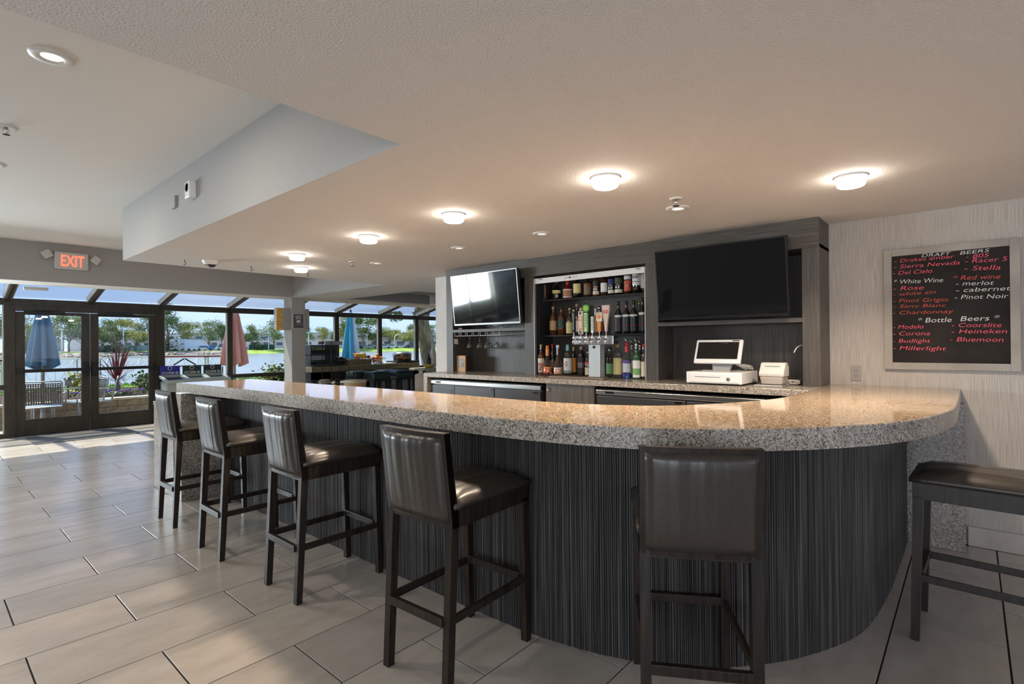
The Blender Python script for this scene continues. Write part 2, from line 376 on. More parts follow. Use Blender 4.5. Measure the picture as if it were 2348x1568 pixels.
for i in range(len(RX)-1):
    a, b = RX[i]+.055, RX[i+1]-.055
    mb = MB().hexa([(a, YW-.03, ZE+.075), (b, YW-.03, ZE+.075), (b, 10.7, ZL+.115), (a, 10.7, ZL+.115)], [(a, YW-.03, ZE+.083), (b, YW-.03, ZE+.083), (b, 10.7, ZL+.123), (a, 10.7, ZL+.123)])
    struct('window_%d' % (20+i), mb, M_glass)
wn = 1
for i in range(len(JX)-1):
    a, b = JX[i], JX[i+1]
    if i == 5: continue   # the double door
    wo = struct('window_%d' % wn, MB().box(a+.045, YW, .0, b-.045, YW+.008, ZE-.05), M_glass); wn += 1
    fr = MB()
    fr.box(a+.02, YW-.045, .78, b-.02, YW+.045, .86).box(a+.02, YW-.045, 0, b-.02, YW+.045, .07)
    fr.build('window_sill', M_frame, wo, .003)
for i, x in enumerate(JX):
    mb = MB().box(x-.045, YW-.05, 0, x+.045, YW+.05, ZE-.05, 0).box(x-.06, YW-.035, 0, x-.045, YW+.035, ZE-.05, 1).box(x+.045, YW-.035, 0, x+.06, YW+.035, ZE-.05, 1)
    struct('trim_%d' % (40+i), mb, [M_frame, M_framel])
struct('wall_window', MB().box(-5, YW-.02, -.1, 12, YW+.12, 0), M_frame)
# door frame and two leaves
struct('trim_4', MB().box(1.07, YW-.06, 2.06, 3.13, YW+.05, ZE-.05).box(1.07, YW-.05, 0, 1.12, YW+.05, 2.06).box(3.08, YW-.05, 0, 3.13, YW+.05, 2.06), M_frame, bevel=.004)
def leaf(n, x0, x1, hs):
    d = struct('door_%d' % n, MB().box(x0, YW-.03, .01, x0+.115, YW+.03, 2.05).box(x1-.115, YW-.03, .01, x1, YW+.03, 2.05)
               .box(x0+.115, YW-.03, .01, x1-.115, YW+.03, .27).box(x0+.115, YW-.03, 2.0, x1-.115, YW+.03, 2.05), M_frame, bevel=.003)
    MB().box(x0+.115, YW-.004, .27, x1-.115, YW+.004, 2.0).build('door_pane', M_glass, d)
    b = MB(); b.box(x0+.02, YW-.11, 1.045, x1-.02, YW-.06, 1.10)
    b.box(x0+.01, YW-.115, 1.03, x0+.09, YW-.03, 1.115).box(x1-.09, YW-.115, 1.03, x1-.01, YW-.03, 1.115)
    b.build('panic_bar', M_black, d, .004)
    hx = x1-.05 if hs > 0 else x0+.05
    MB().box(hx-.035, YW-.09, .95, hx+.035, YW-.03, 1.19).build('door_latch', M_black, d, .006)
    gx = hx-.11*hs
    MB().tube([(gx, YW+.03, .92), (gx, YW+.09, .92), (gx, YW+.10, .96), (gx, YW+.10, 1.2), (gx, YW+.09, 1.24), (gx, YW+.03, 1.24)], .011).build('door_handle', M_steel, d)
    c = MB(); c.box(x0+.10, YW-.09, 2.0, x0+.62, YW-.03, 2.055); c.bar((x0+.55, YW-.1, 2.07), (x0+.2, YW-.16, 2.075), .02, .012)
    c.build('door_closer', M_black, d, .004)
leaf(1, 1.12, 2.08, 1); leaf(2, 2.09, 3.08, -1)
door_mat = MB().box(1.21, 10.54, 0, 2.53, 11.5, .010).build('door_mat', noisy('grey_mat_pile', (.05, .047, .044), (.12, .115, .11), 220, rough=.95, bmp=.6, bd=.004), None, .004)
tag(door_mat, 'grey entrance mat lying inside the double glass doors', 'mat')
tag(MB().box(1.12, 10.72, 2.33, 1.40, 10.78, 2.38).build('door_sensor', M_off, None, .008), 'small white door sensor box at the top of the rafter left of the doors', 'sensor')

# ------------------------------------------------------------------ ceiling and wall fixtures
M_lamp = em('lamp_diffuser', (1, .88, .74), 30)
LP = [((3.583, .517), 'drum light over the right end of the bar, nearest the chalkboard'), ((2.63, 1.575), 'large drum light above the curve of the bar, second from the chalkboard'),
      ((2.61, 2.836), 'drum light above the middle of the bar, third from the chalkboard'), ((2.63, 3.95), 'drum light above the bar, fourth from the chalkboard'),
      ((2.645, 5.271), 'drum light above the far end of the bar, fifth from the chalkboard'), ((3.12, 6.12), 'farthest and smallest-looking glowing drum light, beside the last ceiling hook')]
for (x, y), lb in LP:
    t = thing('ceiling_light', 'glowing white '+lb, 'light', (x, y, ZL), 'glowing drum ceiling lights')
    MB().cyl((x, y, ZL-.012), .085, .012, 28).build('mounting_ring', M_wmet, t)
    MB().lathe([(.0001, -.058), (.062, -.058), (.072, -.05), (.074, -.012)], (x, y, ZL), 28).build('diffuser', M_lamp, t)
    light('ceiling_light_glow', 'AREA', (x, y, ZL-.065), (0, 0, 0), 24 if y < 3 else 13, (1, .80, .61), shape='DISK', size=.14, spread=2.3)
def disc(x, y, z, r, lb, lit=.0):
    t = thing('recessed_light', lb, 'light', (x, y, z), 'recessed downlights')
    if z > 2.5: light('tray_downlight', 'AREA', (x, y, z-.02), (0, 0, 0), 14, (1, .90, .76), shape='DISK', size=.12)
    MB().lathe([(.5*r, -.003), (r*.62, -.010), (r, -.008), (r+.004, 0)], (x, y, z), 28).build('trim_ring', M_wmet, t)
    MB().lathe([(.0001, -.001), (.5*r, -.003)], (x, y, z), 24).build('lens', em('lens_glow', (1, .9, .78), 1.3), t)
disc(3.583, 2.782, ZL, .075, 'unlit white recessed downlight above the middle of the back counter')
disc(3.553, 3.791, ZL, .075, 'unlit white recessed downlight above the left television')
disc(3.558, 5.181, ZL, .075, 'unlit white recessed downlight beside the small sprinkler left of the cabinet')
disc(3.574, 1.556, ZL, .08, 'unlit white recessed downlight just behind the nearer sprinkler')
disc(.488, 3.60, ZH, .092, 'large lit white recessed downlight at the upper left of the tray ceiling')
disc(.44, 6.06, ZH, .085, 'white recessed downlight at the left edge of the view in the tray ceiling')
disc(6.1, 10.3, ZL, .08, 'small recessed downlight over the serving counter by the windows')
def sprinkler(x, y, z, lb, r=.042):
    t = thing('sprinkler_head', lb, 'sprinkler', (x, y, z), 'fire sprinkler heads')
    MB().lathe([(.012, -.001), (r*.7, -.010), (r, -.004), (r, 0)], (x, y, z), 24).build('escutcheon', M_wmet, t)
    mb = MB().cyl((x, y, z-.045), .008, .045, 10).cyl((x, y, z-.05), .022, .003, 16)
    mb.tube([(x-.014, y, z-.01), (x-.016, y, z-.03), (x, y, z-.047)], .002, 6).tube([(x+.014, y, z-.01), (x+.016, y, z-.03), (x, y, z-.047)], .002, 6)
    mb.build('deflector', M_chrome, t)
sprinkler(3.328, 1.46, ZL, 'white ceiling sprinkler nearest the wide television')
sprinkler(3.31, 5.296, ZL, 'small ceiling sprinkler far left of the cabinet, between drum light and downlight')
sprinkler(.436, 4.99, ZH, 'ceiling sprinkler at the left edge of the view in the tray ceiling', .06)
t = thing('dome_camera', 'white dome security camera on the low ceiling near the exit side', 'camera', (2.193, 6.35, ZL))
MB().lathe([(.085, 0), (.08, -.02), (.062, -.045)], (2.193, 6.35, ZL), 24).build('camera_housing', M_wmet, t)
MB().lathe([(.0001, -.075), (.02, -.072), (.036, -.06), (.042, -.042)], (2.20, 6.34, ZL), 20).build('lens_dome', mat('dark_dome', (.03, .03, .035), .1), t)
for x, y, lb in ((1.967, 6.453, 'small black ceiling hook left of the dome camera'), (2.663, 6.431, 'small black ceiling hook right of the dome camera'), (3.362, 6.424, 'small black ceiling hook under the farthest drum light')):
    tag(MB().tube([(x, y, ZL), (x, y, ZL-.025), (x+.012, y, ZL-.035), (x+.012, y, ZL-.05), (x, y, ZL-.058), (x-.01, y, ZL-.048)], .0035, 6).build('ceiling_hook', M_black, None), lb, 'hook', 'black ceiling hooks')
# boxes on the soffit face (faces -X at 1.53)
t = thing('alarm_sounder', 'white alarm sounder box on the grey soffit', 'alarm', (1.53, 4.79, 2.66))
MB().box(1.475, 4.72, 2.655, 1.53, 4.83, 2.79).build('sounder_box', M_wmet, t, .008)
MB().lathe([(.0001, 0), (.035, 0), (.035, .003)], (0, 0, 0), 20, M=Matrix.Translation((1.475, 4.775, 2.74)) @ Matrix.Rotation(-PI/2, 4, 'Y')).build('sounder_disc', M_off, t)
tag(MB().box(1.508, 5.19, 2.66, 1.53, 5.28, 2.765).build('wall_thermostat', M_soffit, None, .004), 'flat grey sensor plate on the soffit, left of the sounder box', 'sensor')
# exit sign on the header (faces -Y at 10.03)
t = thing('exit_sign', 'white exit sign with red letters and two emergency lamps', 'sign', (1.56, 10.03, 2.72))
MB().box(1.37, 9.965, 2.605, 1.76, 10.03, 2.85).build('sign_housing', M_off, t, .015)
for x, s in ((1.29, -1), (1.85, 1)):
    MB().box(-.055, -.03, -.055, .055, .03, .055, M=Matrix.Translation((x, 9.98, 2.80 if s < 0 else 2.77)) @ Matrix.Rotation(.6*s, 4, 'Y')).box(x-.06*s*.6-.02, 9.985, 2.76, x-.06*s*.6+.02, 10.02, 2.79).build('emergency_lamp', M_off, t, .012)
text('lettering', 'EXIT', (1.435, 9.961, 2.645), .165, em('exit_red', (1, .13, .07), 1.6), t, '-Y', .001, wid=.265, bold=.0025)
# pillar sconces and poster
M_amber = noisy('amber_art_glass', (.55, .24, .03), (.95, .62, .18), 40, (1, 1, .35), .3, detail=5, dist=1.5)
t = thing('wall_sconce', 'wall sconce with amber glass panel on the left face of the pillar', 'sconce', (4.93, 10.2, 1.97), 'pillar wall sconces')
MB().box(4.66, 10.13, 1.76, 4.78, 10.15, 2.19).build('amber_glass', M_amber, t, .003)
MB().box(4.78, 10.11, 1.76, 4.93, 10.27, 2.19).box(4.66, 10.15, 1.77, 4.78, 10.24, 2.18).build('sconce_frame', mat('satin_nickel', (.5, .48, .45), .35, .6), t, .003)
t = thing('wall_sconce', 'silver-edged wall sconce on the right face of the pillar', 'sconce', (5.21, 10.2, 1.97), 'pillar wall sconces')
MB().box(5.21, 10.13, 1.76, 5.33, 10.27, 2.19).build('sconce_frame', mat('satin_nickel', (.5, .48, .45), .35, .6), t, .003)
MB().box(5.33, 10.15, 1.77, 5.345, 10.25, 2.18).build('amber_glass', M_amber, t, .002)
t = thing('wall_poster', 'small grey framed notice about masks on the pillar front', 'poster', (5.06, 10.06, 1.93))
MB().box(4.945, 10.045, 1.785, 5.175, 10.06, 2.09).build('poster_frame', M_off, t, .002)
MB().box(4.957, 10.042, 1.797, 5.163, 10.046, 2.078).build('poster_sheet', mat('slate_print', (.10, .10, .105), .6), t)
wt = mat('white_print', (.75, .75, .75), .6)
text('lettering', 'PLEASE', (5.02, 10.0405, 2.045), .014, wt, t, '-Y', wid=.08)
text('lettering', 'WEAR A', (4.995, 10.0405, 2.01), .026, wt, t, '-Y', wid=.13, bold=.001)
text('lettering', 'MASK', (5.005, 10.0405, 1.975), .026, wt, t, '-Y', wid=.11, bold=.001)
MB().box(5.02, 10.0395, 1.905, 5.10, 10.042, 1.955).build('mask_symbol', wt, t, .008)
text('lettering', 'FACE COVERING REQUIRED', (4.975, 10.0405, 1.87), .010, wt, t, '-Y', wid=.17)

# ------------------------------------------------------------------ the bar
OUT = [(1.69, 5.80), (1.735, 5.3), (1.775, 4.6), (1.795, 3.8), (1.80, 2.9), (1.80, 2.4), (1.807, 2.03), (1.832, 1.65), (1.885, 1.33), (1.972, 1.05), (2.10, .82), (2.275, .61), (2.48, .43), (2.70, .29), (2.90, .20), (3.12, .135), (3.40, .085), (3.65, .065), (4.2, .06), (4.925, .06)]
INN = [(4.925, .867), (4.30, .866), (3.86, .872), (3.51, .905), (3.19, 1.01), (2.92, 1.155), (2.71, 1.34), (2.57, 1.65), (2.51, 2.05), (2.50, 2.6), (2.50, 3.6), (2.44, 4.6), (2.40, 5.80)]
bar_t = thing('bar_counter', 'long curved bar with speckled granite top and dark ribbed front', 'bar', (3, 2, 0))
po = [(v.x, v.y) for v in spline(OUT, .04)]; pi_ = [(v.x, v.y) for v in spline(INN, .04)]
def off_poly(pts, d):
    out = []
    for i, p in enumerate(pts):
        a = Vector(pts[max(i-1, 0)]); b = Vector(pts[min(i+1, len(pts)-1)]); t_ = (b-a).normalized(); out.append((p[0]-t_.y*d, p[1]+t_.x*d))
    return out
po2 = off_poly(po, .004); pi2 = off_poly(pi_, .004)
mb = MB(); n = len(po)+len(pi_)
A = [(x, y, 1.01) for x, y in po+pi_]; B = [(x, y, 1.096) for x, y in po+pi_]; Cc = [(x, y, 1.10) for x, y in po2+pi2]
mb.add(A+B+Cc, [tuple(reversed(range(n)))]+[(i, (i+1) % n, n+(i+1) % n, n+i) for i in range(n)]+[(n+i, n+(i+1) % n, 2*n+(i+1) % n, 2*n+i) for i in range(n)], 1)
mb.add(Cc, [tuple(range(n))], 0)
mb.build('granite_top', [M_gran, M_gran_side], bar_t)
BASE = [(2.0, 5.57), (2.005, 4.5), (2.01, 3.5), (2.012, 2.6), (2.02, 2.0), (2.04, 1.65), (2.085, 1.4), (2.15, 1.2), (2.235, 1.04), (2.32, .91), (2.43, .79), (2.55, .69), (2.70, .59), (2.94, .475), (3.2, .405), (3.69, .368), (4.2, .36), (4.72, .36)]
bs = spline(BASE, .02)
core = [(v.x, v.y) for v in spline(BASE, .08)]; core = off_poly(core, .012)
inn2 = off_poly([(v.x, v.y) for v in spline(INN, .08)], .06)
inn2 = [p for p in inn2 if p[1] < 5.57 and p[0] < 4.72]
MB().prism(core+inn2, 0, 1.008).build('bar_body', M_blackp, bar_t)
# ribbed skin: real ridges of uneven width and depth
pts = []; acc = 0; L = [0]
for i in range(1, len(bs)): L.append(L[-1]+(bs[i]-bs[i-1]).length)
def along(s):
    import bisect
    i = min(max(bisect.bisect(L, s)-1, 0), len(bs)-2); t_ = (s-L[i])/(L[i+1]-L[i]); p = bs[i].lerp(bs[i+1], t_); d = (bs[i+1]-bs[i]).normalized()
    return p, Vector((d.y, -d.x, 0)) if True else None
s_ = 0; prof = []; rnd = random.Random(3)
while s_ < L[-1]:
    wd = rnd.uniform(.006, .0135); dp = rnd.uniform(.002, .0065)
    for q, h in ((0, -.003), (.28, dp), (.72, dp)): prof.append((s_+wd*q, h))
    s_ += wd
prof = [p for p in prof if p[0] < L[-1]]
vs = []
nin = Vector((1, .3, 0))
for s0, h in prof:
    p, nn = along(s0)
    # outward is away from the bar body
    if nn.dot(Vector((3.4, 3.4, 0))-p) > 0: nn = -nn
    q = p+nn*(h-.004); vs.append((q.x, q.y, 0.0)); vs.append((q.x, q.y, 1.009))
mb = MB(); mb.add(vs, [(2*i, 2*i+2, 2*i+3, 2*i+1) for i in range(len(prof)-1)])
mb.build('ribbed_front', M_rib, bar_t)
MB().box(1.66, 5.57, 0, 2.40, 5.76, 1.01).build('granite_leg', M_gran_side, bar_t, .003)
MB().box(4.72, .04, 0, 4.925, .36, 1.01).build('granite_leg', M_gran_side, bar_t, .003)
lc = thing('low_counter', 'lower granite-clad counter block beyond the far end of the bar', 'counter', (2, 6.1, 0))
MB().box(1.65, 5.77, .85, 2.40, 6.39, .89).build('counter_top', M_gran_side, lc, .003); MB().box(1.655, 5.775, 0, 2.395, 6.385, .85).build('counter_body', M_gran_side, lc)

# ------------------------------------------------------------------ back counter with coolers
bc = thing('back_counter', 'speckled granite back counter under the liquor cabinets', 'counter', (4.5, 3, 0))
mb = MB(); mb.box(4.20, .868, 1.05, 4.925, 5.14, 1.10)
mb.build('granite_top', M_gran_side, bc, .003)
MB().box(4.20, 5.07, 0, 4.925, 5.14, 1.05).build('end_panel', M_gran_side, bc)
MB().box(4.60, .9, 0, 4.925, 5.07, 1.05).build('counter_back', M_blackp, bc)
MB().box(4.235, 2.68, 0, 4.6, 3.25, 1.048).build('cupboard_door', M_lam, bc, .002)
t_ = MB().lathe([(.0001, 0), (.014, 0), (.014, .006), (.02, .006), (.02, .009)], (0, 0, 0), 18, M=Matrix.Translation((4.236, 3.215, .985)) @ Matrix.Rotation(-PI/2, 4, 'Y')).build('door_lock', M_chrome, bc)
def cooler(y0, y1, lb, grille):
    t = thing('back_bar_cooler', lb, 'cooler', (4.4, (y0+y1)/2, 0), 'under-counter coolers')
    MB().box(4.26, y0, .08, 4.59, y1, 1.02).box(4.30, y0+.02, 0, 4.59, y1-.02, .08).build('cooler_body', M_blackp, t)
    MB().box(4.235, y0, .972, 4.26, y1, 1.012).build('steel_rail', M_steel, t, .003)
    MB().box(4.232, y1-.19, .982, 4.235, y1-.10, 1.002).build('name_plate', M_black, t)
    text('lettering', 'Perlick', (4.231, y1-.11, .986), .012, M_chrome, t, '-X', wid=.07)
    ys = y1
    if grille:
        g = MB().box(4.245, y1-.42, .12, 4.26, y1-.01, .955)
        for k in range(8): g.box(4.238, y1-.38, .90-k*.03, 4.245, y1-.06, .912-k*.03)
        g.build('vent_grille', M_blackp, t); ys = y1-.43
    n = 2; wd = (ys-y0)/n
    for k in range(n):
        d = MB().box(4.236, y0+wd*k+.006, .12, 4.26, y0+wd*(k+1)-.006, .958).build('cooler_door', mat('cooler_door_black', (.035, .037, .04), .3), t, .003)
        MB().box(4.222, y0+wd*k+.03, .940, 4.237, y0+wd*k+.09, .952).build('hinge', M_chrome, d)
cooler(3.32, 5.05, 'black under-counter cooler with steel rail and vent, left of the cupboard', True)
cooler(.92, 2.66, 'long black under-counter cooler with steel rail, right of the cupboard below the cash drawer', False)

# ------------------------------------------------------------------ liquor cabinet wall unit
XF, XB = 4.57, 4.925
cb = thing('cabinet_unit', 'grey-brown wood wall unit framing both televisions and the bottle niche', 'cabinet', (4.75, 3, 1.10))
Zc = 1.10
# uprights: left stile, stile between tv1 and niche, stile between niche and tv2, right stile
for y0, y1 in ((5.00, 5.12), (3.67, 3.80), (2.19, 2.315), (.868, .99)):
    MB().box(XF, y0, Zc, XB, y1, 2.20).build('stile', M_lam, cb, .001)
MB().box(XF, 2.262, 2.20, XB, 5.12, ZL-.001).build('header_panel', M_lamh, cb, .001)
MB().box(XF-.012, .868, 2.172, XB, 2.258, ZL-.001).build('header_panel', M_lamh, cb, .001)
MB().box(XF, .99, 1.60, XB, 2.19, 1.635).build('tv_shelf', M_lamh, cb, .001)
MB().box(XF, 3.80, 1.60, XB, 5.0, 1.635).build('tv_shelf', M_lamh, cb, .001)
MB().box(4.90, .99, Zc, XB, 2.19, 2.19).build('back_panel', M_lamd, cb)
MB().box(4.90, 3.80, Zc, XB, 5.0, 2.19).build('back_panel', M_lam, cb)
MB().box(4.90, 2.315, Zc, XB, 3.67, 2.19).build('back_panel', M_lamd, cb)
MB().box(4.60, 3.655, Zc, 4.90, 3.67, 2.19).build('niche_lining', M_blackp, cb); MB().box(4.60, 2.315, Zc, 4.90, 2.33, 2.19).build('niche_lining', M_blackp, cb)
for z0, lb in ((1.925, 1), (1.527, 2)):
    MB().box(4.70, 2.335, z0, 4.90, 3.65, z0+.014).build('bottle_shelf', mat('dark_glass_shelf', (.03, .032, .034), .12), cb, .002)
for z0 in (1.16+.04*k for k in range(24)):
    pass
hm = MB()
for k in range(22): hm.box(4.64, 3.6535, 1.18+k*.042, 4.646, 3.656, 1.186+k*.042)
hm.build('shelf_pin_holes', mat('pin_hole_grey', (.3, .3, .3), .5), cb)
# rolled-up shutter bar with lock
sh = thing('shutter_bar', 'white metal bottom bar of the rolled-up shutter above the bottles', 'shutter', (4.58, 3, 2.15))
MB().box(4.583, 2.32, 2.115, 4.60, 3.665, 2.172).build('bar', M_wmet, sh, .002)
MB().box(4.578, 3.10, 2.135, 4.584, 3.26, 2.158).build('lock_plate', M_off, sh, .002)
MB().lathe([(.0001, 0), (.010, 0), (.010, .006)], (0, 0, 0), 14, M=Matrix.Translation((4.577, 3.185, 2.147)) @ Matrix.Rotation(PI/2, 4, 'Y')).build('lock', M_black, sh)
for y in (3.60, 2.42): MB().tube([(4.575, y, 2.16), (4.57, y-.02, 2.155), (4.575, y-.045, 2.157)], .006, 8).build('end_bolt', M_grey, sh)
MB().box(4.574, 2.86, 2.165, 4.59, 2.96, 2.172).build('pull_tab', M_grey, sh)
for y in (3.668, 2.322): MB().box(4.572, y-.006, Zc, 4.60, y+.006, 2.17).build('side_track', M_grey, sh)

def tv(y0, y1, z0, z1, xb, xt, lb):
    t = thing('television', lb, 'television', (xb, (y0+y1)/2, z0), 'wall-mounted televisions')
    th = math.atan2(xb-xt, z1-z0); H = math.hypot(xb-xt, z1-z0)
    M = Matrix.Translation((xb, 0, z0)) @ Matrix.Rotation(-th, 4, 'Y')
    MB().box(0, y0, 0, .045, y1, H, M=M).build('housing', M_blackp, t, .004)
    MB().box(-.004, y0+.012, .022, .001, y1-.012, H-.012, M=M).build('screen', M_screen, t)
    f = MB().box(-.006, y0, 0, 0, y1, .02, M=M).box(-.006, y0, H-.01, 0, y1, H, M=M).box(-.006, y0, 0, 0, y0+.010, H, M=M).box(-.006, y1-.010, 0, 0, y1, H, M=M)
    f.build('bezel', M_grey if y0 > 3 else M_black, t)
    MB().box(xb+.03, (y0+y1)/2-.15, z0+.15, 4.90, (y0+y1)/2+.15, z0+.40).build('wall_bracket', M_black, t)
    return t
tv(3.80, 4.885, 1.682, 2.295, 4.50, 4.435, 'television tilted down above the hanging glasses, left of the bottle niche')
tv(1.062, 2.146, 1.652, 2.268, 4.50, 4.425, 'wide black television above the cash register, right of the bottle niche')
rc = random.Random(5)
def cable(name, pts, r, m, lb, cat='cable', step=.01):
    sp = spline(pts, step)
    return tag(MB().tube(sp, r, 6).build(name, m, None), lb, cat)
pts = [(4.60, 4.75, 1.645)]
for k in range(22): pts.append((4.60+rc.uniform(-.015, .03), 4.72-k*.032+rc.uniform(-.03, .03), 1.65+rc.uniform(-.004, .03)))
cable('cable', pts, .003, M_black, 'tangled black cables on the shelf under the left television')
cable('cable', [(4.60, 2.1, 1.64), (4.59, 1.9, 1.645), (4.62, 1.7, 1.64), (4.59, 1.55, 1.655), (4.6, 1.4, 1.64), (4.62, 1.2, 1.642)], .003, M_black, 'black cable lying on the shelf under the right television')
t = tag(MB().box(4.60, 4.86, 1.636, 4.70, 4.93, 1.66).build('cable_box', mat('dark_red_plastic', (.12, .02, .02), .5), None, .003), 'small dark red box behind the left television, at the shelf end', 'box')

# chalkboard and writing
bd = thing('chalkboard', 'framed chalkboard beer and wine menu on the wallpapered wall', 'chalkboard', (4.92, .12, 1.69))
y0, y1, z0, z1 = -.252, .503, 1.232, 2.138; ft = .052
MB().box(4.900, y0, z0, 4.93, y0+ft, z1).build('frame', M_fr, bd, .003); MB().box(4.900, y1-ft, z0, 4.93, y1, z1).build('frame', M_fr, bd, .003)
MB().box(4.900, y0+ft, z0, 4.93, y1-ft, z0+ft).build('frame', M_fr, bd, .003); MB().box(4.900, y0+ft, z1-ft, 4.93, y1-ft, z1).build('frame', M_fr, bd, .003)
MB().box(4.914, y0+ft-.003, z0+ft-.003, 4.929, y1-ft+.003, z1-ft+.003).build('slate', M_slate, bd)
pk = mat('pink_chalk', (.80, .10, .14), .7, emit=(.8, .1, .14), estr=.0); rd = mat('red_chalk', (.62, .085, .055), .7); wh = mat('white_chalk', (.72, .70, .66), .7)
BT = [('DRAFT', 500, 268, 800, 245, 30, wh), ('BEERS', 892, 243, 1195, 212, 30, wh), ('- Drakes amber', 222, 326, 835, 276, 33, pk), ('- 805', 955, 283, 1190, 266, 36, pk),
      ('- Sierra Nevada', 215, 388, 890, 340, 36, pk), ('- Racer 5', 945, 330, 1380, 303, 38, pk), ('- Del Cielo', 208, 452, 610, 426, 38, pk), ('- Stella', 935, 405, 1305, 394, 42, pk),
      ('* White Wine', 215, 543, 718, 522, 40, wh), ('* Red wine', 825, 503, 1305, 487, 40, rd), ('- Rose', 205, 610, 520, 597, 38, pk), ('- merlot', 850, 560, 1240, 550, 38, wh),
      ('- white zin', 210, 668, 645, 640, 32, rd), ('- cabernet', 850, 628, 1412, 606, 38, wh), ('- Pinot Grigio', 208, 735, 768, 720, 36, rd), ('- Pinot Noir', 838, 700, 1388, 686, 38, wh),
      ('- Sanv Blanc', 208, 790, 750, 776, 32, rd), ('- Chardonnay', 205, 857, 825, 840, 34, rd), ('* Bottle', 460, 940, 805, 932, 44, wh), ('Beers *', 895, 924, 1300, 914, 44, wh),
      ('- Modelo', 210, 1005, 520, 998, 38, pk), ('- Coorslite', 808, 985, 1318, 985, 38, pk), ('- Corona', 205, 1072, 585, 1068, 38, pk), ('- Heineken', 805, 1050, 1375, 1048, 38, pk),
      ('- Budlight', 205, 1145, 590, 1145, 36, pk), ('- Bluemoon', 790, 1132, 1338, 1136, 40, pk), ('- Millerlight', 203, 1218, 750, 1226, 38, pk)]
for s, ax_, ay_, bx_, by_, hh, m in BT:
    a = at(0, 4.9125, 2000+ax_/4.48, 530+ay_/4.48); b = at(0, 4.9125, 2000+bx_/4.48, 530+by_/4.48)
    text('lettering', s, a, hh*.00082, m, bd, '-X', .0003, wid=(b-a).length, right=(b-a), up=(0, -.22, 1), bold=-.0003, shear=.18)
def outlet(name, lb, x, y, z, w_, h_, m, face='-X', kind=2):
    t = thing(name, lb, 'outlet', (x, y, z))
    MB().box(x-.006, y-w_/2, z-h_/2, x, y+w_/2, z+h_/2).build('cover_plate', m, t, .0015)
    if kind == 2:
        for dz in (-.022, .022):
            sct = MB().box(x-.009, y-.017, z+dz-.015, x-.006, y+.017, z+dz+.015).build('socket', m, t, .002)
            MB().box(x-.0095, y-.009, z+dz-.002, x-.009, y-.006, z+dz+.008).box(x-.0095, y+.006, z+dz-.002, x-.009, y+.009, z+dz+.008).box(x-.0095, y-.002, z+dz-.010, x-.009, y+.002, z+dz-.006).build('socket_slots', M_black, sct)
    else:
        MB().box(x-.010, y-.012, z-.03, x-.006, y+.012, z+.03).build('switch_rocker', m, t, .002)
outlet('wall_outlet', 'grey double socket on the wallpaper between cabinet and chalkboard', 4.93, .69, 1.195, .068, .12, mat('outlet_grey', (.30, .28, .26), .45))
outlet('wall_outlet', 'white double socket in the glass-rack niche', 4.90, 3.975, 1.225, .068, .115, M_wht)
outlet('wall_switch', 'white rocker switch beside the socket in the glass-rack niche', 4.90, 3.83, 1.225, .045, .112, M_wht, kind=1)

# glass rack, glasses, notes
gr = thing('glass_rack', 'white wire stemware rack screwed under the left television shelf', 'rack', (4.72, 4.7, 1.6))
for k in range(7):
    y = 4.985-k*.115
    MB().tube([(4.59, y-.0, 1.60), (4.59, y, 1.555), (4.59, y-.085, 1.555), (4.59, y-.085, 1.60)], .004, 6).tube([(4.59, y, 1.555), (4.86, y, 1.555)], .003, 6).tube([(4.59, y-.085, 1.555), (4.86, y-.085, 1.555)], .003, 6).build('rack_wire', M_wmet, gr)
gp = local('wine_glass', '', 'glass', (0, 0, 0), 'stemmed glasses hanging in the rack')
prof = [(.0005, 0), (.034, .001), (.034, .003), (.006, .006), (.0035, .02), (.0035, .075), (.008, .085), (.022, .105), (.034, .135), (.041, .165), (.040, .165), (.033, .136), (.021, .108), (.006, .09)]
g_ = MB().lathe([(r, -z) for r, z in prof], (0, 0, 0), 20).build('glass_body', M_cglass, gp)
GL = [((4.66, 4.785), 'hanging stemmed glass at the left, nearest the sticky note'), ((4.68, 4.63), 'hanging stemmed glass second from the left'), ((4.78, 4.545), 'hanging stemmed glass at the back of the rack, half hidden by another'), ((4.64, 4.46), 'hanging stemmed glass at the front, third from the left'), ((4.70, 4.35), 'hanging stemmed glass farthest right')]
for i, ((x, y), lb) in enumerate(GL):
    if i == 0: gp.location = (x, y, 1.562); gp['label'] = lb
    else: dup(gp, (x, y, 1.562), label=lb)
tag(MB().add([(4.585, 5.0, 1.52), (4.585+.004, 4.999, 1.455), (4.66, 4.999, 1.45), (4.655, 5.0, 1.52)], [(0, 1, 2, 3)]).build('sticky_note', mat('pale_yellow_paper', (.78, .74, .55), .8), None), 'pale yellow sticky note on the niche side under the left television', 'note')
pf = thing('picture_frame', 'small tan wooden frame with a dark group picture on the back counter', 'frame', (4.64, 4.94, 1.10))
M_tan = noisy('tan_wood', (.42, .24, .10), (.56, .34, .16), 1, (40, 40, 4), .5)
MB().box(4.62, 4.83, 1.10, 4.64, 4.985, 1.305).build('frame_board', M_tan, pf, .002)
MB().box(4.617, 4.85, 1.16, 4.6205, 4.965, 1.265).build('print', noisy('mottled_print', (.06, .04, .03), (.5, .44, .36), 70, rough=.5), pf)

